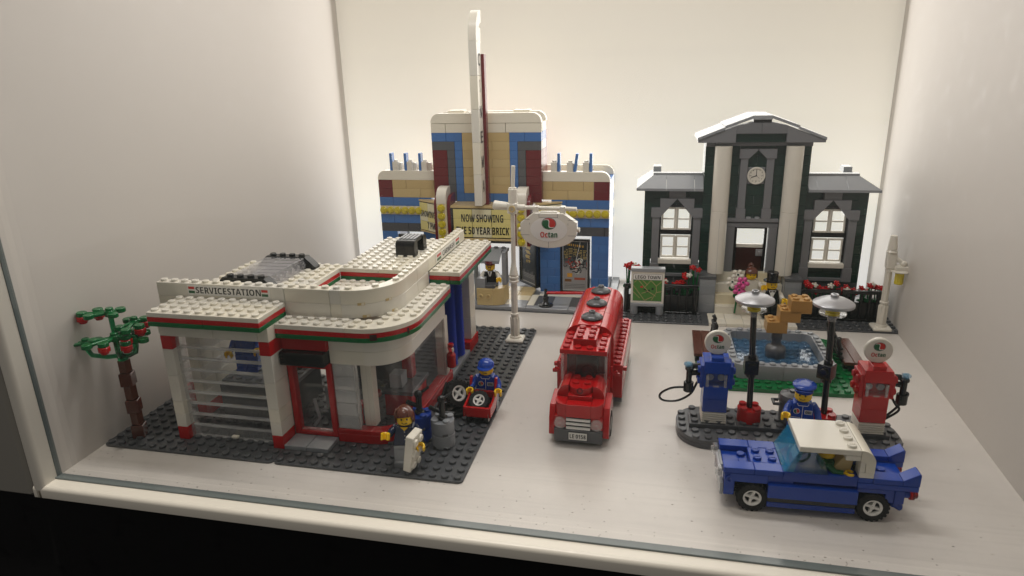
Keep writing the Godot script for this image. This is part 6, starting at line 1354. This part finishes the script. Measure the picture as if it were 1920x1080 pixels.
		b = MB.new(); b.xf = Transform3D(Basis(), V(0.05, 8.2, [8.7, 12.5, 16.3][k])); b.lathe([Vector2(0.25, 0.0), Vector2(0.95, 0.02), Vector2(1.0, 0.06), Vector2(0.98, 0.14), Vector2(0.7, 0.34), Vector2(0.32, 0.44), Vector2(0.3, 0.46), Vector2(0.3, 0.66), Vector2(0.27, 0.69), Vector2(0.18, 0.69), Vector2(0.18, 0.52), Vector2(0, 0.52)], 30, true); mi(o, "tank_lid", b, M.dbg)
	b = MB.new(); b.box(V(-2.2, 3.0, 7.0), V(2.2, 4.2, 18.0)); mi(o, "tank_bed", b, M.dark_red)
	for s in [-1, 1]:
		for k in 3:
			var z0 := 7.5 + 4.0 * k
			b = MB.new(); b.box(V(2.0 * s, 0.95, z0 + 0.01), V(3.0 * s, 4.2, z0 + 3.99))
			for j in 4: logo_stud(b, V(2.5 * s, 4.19, z0 + 0.5 + j))
			mi(o, "side_locker", b, M.red if k % 2 else M.red_b)
		b = MB.new(); b.box(V(2.0 * s, 0.5, 7.52), V(2.98 * s, 0.94, 19.4)); mi(o, "running_board", b, M.dbg)
		b = MB.new(); b.box(V(3.0 * s, 2.2, 9.0), V(3.03 * s, 3.2, 19.0), 0.0); mi(o, "side_stripe", b, M.print_white)
		b = MB.new(); b.box(V(2.98 * s, 3.5, 7.9), V(3.35 * s, 3.85, 8.3)); mi(o, "side_peg", b, M.red)
	b = MB.new(); b.box(V(-1.9, 0.9, 1.0), V(1.9, 1.5, 19.2)); mi(o, "chassis", b, M.black)
func logo_stud(b: MB, p: Vector3) -> void:
	stud(b, p); lettering(b, "LEGO", 0.44, 0.15, Transform3D(Basis(Vector3.RIGHT, Vector3.BACK, Vector3.DOWN), p + V(0, 0.204, 0)), 0.03)

func build_car() -> void:
	var o := thing("toy_car", "blue toy car with white roof, tail fins and light blue windscreen", "car", V(52.95, 0, 0.55), 0.033)
	var b: MB
	for x in [0.0, 7.82]:
		wheel(o, V(x, 1.08, 0.42), 1.08, 0.86, V(0, 0, -1)); wheel(o, V(x, 1.08, 3.58), 1.08, 0.86, V(0, 0, 1))
	b = MB.new(); b.box(V(-1.6, 0.9, 0.9), V(9.6, 2.5, 3.1)); mi(o, "chassis", b, M.black)
	# body sides, doors with a dark stripe
	for z in [0.0, 4.0]:
		var n := 1.0 if z < 1.0 else -1.0   # inwards
		b = MB.new(); b.box(V(0.95, 1.34, z - 0.22 * n), V(6.72, 2.36, z + 0.9 * n)); mi(o, "door", b, M.blue)
		b = MB.new(); b.box(V(0.97, 0.96, z - 0.1 * n), V(6.68, 1.34, z + 0.9 * n)); mi(o, "sill_stripe", b, M.black)
		b = MB.new(); b.box(V(0.97, 0.56, z - 0.12 * n), V(6.68, 0.95, z + 0.9 * n)); mi(o, "sill", b, M.blue_b)
		b = MB.new(); b.box(V(1.88, 2.58, z + 0.06 * n), V(6.64, 3.32, z + 1.0 * n)); mi(o, "door_top", b, M.blue_b)
		b = MB.new(); b.box(V(-1.6, 2.28, z + 0.02 * n), V(0.92, 2.94, z + 0.9 * n)); b.box(V(-1.95, 1.15, z + 0.1 * n), V(-1.25, 2.9, z + 0.95 * n)); b.xf = on_axis(V(-1.6, 2.45, z + 0.1 * n), V(0, 0, -n)); b.lathe([Vector2(0.3, 0), Vector2(0.3, 0.1), Vector2(0.18, 0.1), Vector2(0.18, 0)], 14); mi(o, "front_wing", b, M.blue)
		b = MB.new(); b.box(V(-2.05, 2.96, z), V(0.0, 3.37, z + 1.0 * n)); b.box(V(0.02, 2.96, z), V(1.86, 3.37, z + 1.0 * n)); mi(o, "wing_tile", b, M.blue)
		b = MB.new(); b.box(V(0.92, 2.37, z + 0.08 * n), V(2.6, 2.95, z + 0.9 * n)); mi(o, "cowl_side", b, M.blue_b)
		b = MB.new(); b.box(V(6.66, 2.55, z), V(10.45, 2.95, z + 1.0 * n)); mi(o, "rear_plate", b, M.blue); b = MB.new(); b.box(V(6.68, 2.2, z + 0.05 * n), V(9.0, 2.54, z + 0.9 * n)); mi(o, "rear_arch", b, M.blue_b)
		b = MB.new(); b.box(V(6.66, 2.97, z + 0.02 * n), V(7.56, 3.33, z + 1.0 * n)); b.box(V(7.6, 2.97, z), V(9.42, 3.36, z + 1.0 * n)); mi(o, "rear_tile", b, M.blue)
		b = MB.new(); b.prism([Vector2(9.44, 2.97), Vector2(10.48, 2.97), Vector2(10.48, 3.86), Vector2(10.36, 3.94), Vector2(9.44, 3.36)], minf(z, z + n), maxf(z, z + n)); mi(o, "tail_fin", b, M.blue)
		b = MB.new(); b.box(V(8.5, 1.5, z + 0.1 * n), V(9.05, 2.5, z + 0.9 * n)); b.box(V(9.08, 1.48, z + 0.1 * n), V(9.7, 2.5, z + 0.9 * n)); b.rod(V(9.2, 1.3, z + 0.45 * n), V(9.7, 1.0, z + 0.45 * n), 0.24); b.rod(V(9.2, 1.5, z + 0.45 * n), V(9.25, 1.15, z + 0.45 * n), 0.3); mi(o, "rear_corner", b, M.blue_b)
		b = MB.new(); b.rod(V(9.7, 2.15, z + 0.45 * n), V(10.05, 2.15, z + 0.45 * n), 0.3); mi(o, "lamp_stalk", b, M.blue)
		b = MB.new(); b.rod(V(10.05, 2.15, z + 0.45 * n), V(10.35, 2.15, z + 0.45 * n), 0.42, 12); b.rod(V(10.3, 2.15, z + 0.45 * n), V(10.55, 2.15, z + 0.45 * n), 0.3, 10); mi(o, "tail_light", b, M.tr_red)
		b = MB.new(); b.box(V(-2.42, 2.35, z + 0.2 * n), V(-2.1, 3.1, z + 0.85 * n), 0.06); b.xf = on_axis(V(-2.4, 2.72, z + 0.52 * n), V(-1, 0, 0)); b.lathe([Vector2(0.26, 0), Vector2(0.26, 0.16), Vector2(0.2, 0.18), Vector2(0.1, 0.18)], 14); mi(o, "headlight", b, M.frost)
	b = MB.new(); b.box(V(-2.2, 1.1, 0.15), V(-1.98, 2.05, 3.85)); b.box(V(-2.16, 2.0, 1.0), V(-1.98, 3.0, 3.0)); mi(o, "front_bumper", b, M.lbg)
	for k in 4:
		b = MB.new(); b.box(V(-2.32, 2.05 + 0.22 * k, 1.05), V(-2.12, 2.17 + 0.22 * k, 2.95), 0.03); mi(o, "grille_bar", b, M.silver)
	# bonnet: sunken front with two studs, raised part with four lettered studs
	b = MB.new(); b.box(V(-1.95, 2.5, 1.02), V(-0.16, 2.95, 2.98))
	for k in 2: stud(b, V(-0.62, 2.94, 1.5 + k))
	b.box(V(-1.7, 2.9, 1.3), V(-1.1, 2.985, 1.32), 0.0); mi(o, "bonnet", b, M.blue_b)
	b = MB.new(); b.box(V(-0.14, 2.5, 1.02), V(1.86, 3.35, 2.98))
	for i in 2:
		for k in 2: logo_stud(b, V(0.36 + i, 3.34, 1.5 + k))
	mi(o, "bonnet", b, M.blue)
	# boot between the fins
	b = MB.new(); b.box(V(7.6, 2.5, 1.02), V(9.9, 2.9, 2.98)); stud(b, V(8.6, 2.89, 1.9)); mi(o, "boot", b, M.blue)
	for s in 2:
		b = MB.new(); b.prism([Vector2(7.6, 2.9), Vector2(8.3, 2.9), Vector2(7.6, 3.35)], 1.05 + 1.45 * s, 1.5 + 1.45 * s, 0.02); mi(o, "boot_wedge", b, M.blue_b)
	# cabin: sloping windscreen, side glass, roof and curved white rear
	b = MB.new(); b.prism([Vector2(1.88, 3.36), Vector2(2.5, 3.36), Vector2(3.05, 4.98), Vector2(2.75, 4.98)], 0.06, 3.94, 0.03); mi(o, "windscreen", b, M.tr_blue)
	for z in [0.05, 3.83]:
		b = MB.new(); b.prism([Vector2(2.1, 3.36), Vector2(4.75, 3.36), Vector2(4.4, 4.4), Vector2(3.9, 4.98), Vector2(2.75, 4.98)], z, z + 0.12, 0.02); mi(o, "side_window", b, M.tr_blue if z > 1 else clear(40, 90, 100, 0.22))
	b = MB.new(); b.box(V(2.72, 5.0, 0), V(6.62, 5.4, 4)); mi(o, "roof", b, M.white)
	b = MB.new()
	for k in 4: stud(b, V(6.1, 5.39, 0.5 + k)); 
	for k in 4: lettering(b, "LEGO", 0.4, 0.14, Transform3D(Basis(Vector3.RIGHT, Vector3.BACK, Vector3.DOWN), V(6.1, 5.594, 0.5 + k)), 0.03)
	mi(o, "roof_stud_plate", b, M.white)
	var rp := [Vector2(6.64, 4.58), Vector2(6.64, 5.38)]; rp.append_array(arc(Vector2(6.66, 4.46), 0.93, 90, 0, 9)); rp.append_array([Vector2(7.58, 3.74), Vector2(7.0, 3.74), Vector2(7.0, 4.4)])
	b = MB.new(); b.prism(rp, 0.02, 3.98); mi(o, "rear_curve", b, M.white_b)
	for z in [0.02, 3.0]:
		b = MB.new(); b.box(V(6.66, 3.34, z), V(7.58, 3.74, z + 0.98)); b.box(V(6.66, 3.75, z), V(6.98, 4.56, z + 0.98)); b.box(V(5.7, 4.58, z), V(6.63, 4.98, z + 0.98)); mi(o, "rear_pillar", b, M.white)
	b = MB.new(); b.box(V(2.2, 2.5, 0.9), V(6.6, 3.3, 3.1)); mi(o, "cabin_floor", b, M.blue_b)
	for s in 2:
		b = MB.new(); b.prism([Vector2(5.1, 3.3), Vector2(6.3, 3.3), Vector2(6.5, 4.7), Vector2(6.0, 4.8)], 0.75 + 1.3 * s, 1.9 + 1.3 * s, 0.04); mi(o, "seat", b, M.tan_b)
	b = MB.new(); b.xf = on_axis(V(3.4, 3.85, 1.4), V(-0.6, 0.7, 0)); b.lathe([Vector2(0.4, -0.06), Vector2(0.52, -0.06), Vector2(0.55, 0), Vector2(0.52, 0.06), Vector2(0.4, 0.06), Vector2(0.4, -0.06)], 18); mi(o, "steering_wheel", b, M.black)
	var dv := figure("toy driver with yellow hands sitting inside the blue car", V(53.05 + 4.75, 1.75, 2.3), PI / 2 + 0.033, "toy figures", {"legs": M.dark_blue, "torso": M.logo_green, "swing": [0.7, 0.7], "top": func(_q): pass})
	dv.scale = Vector3(0.9, 0.62, 0.9)
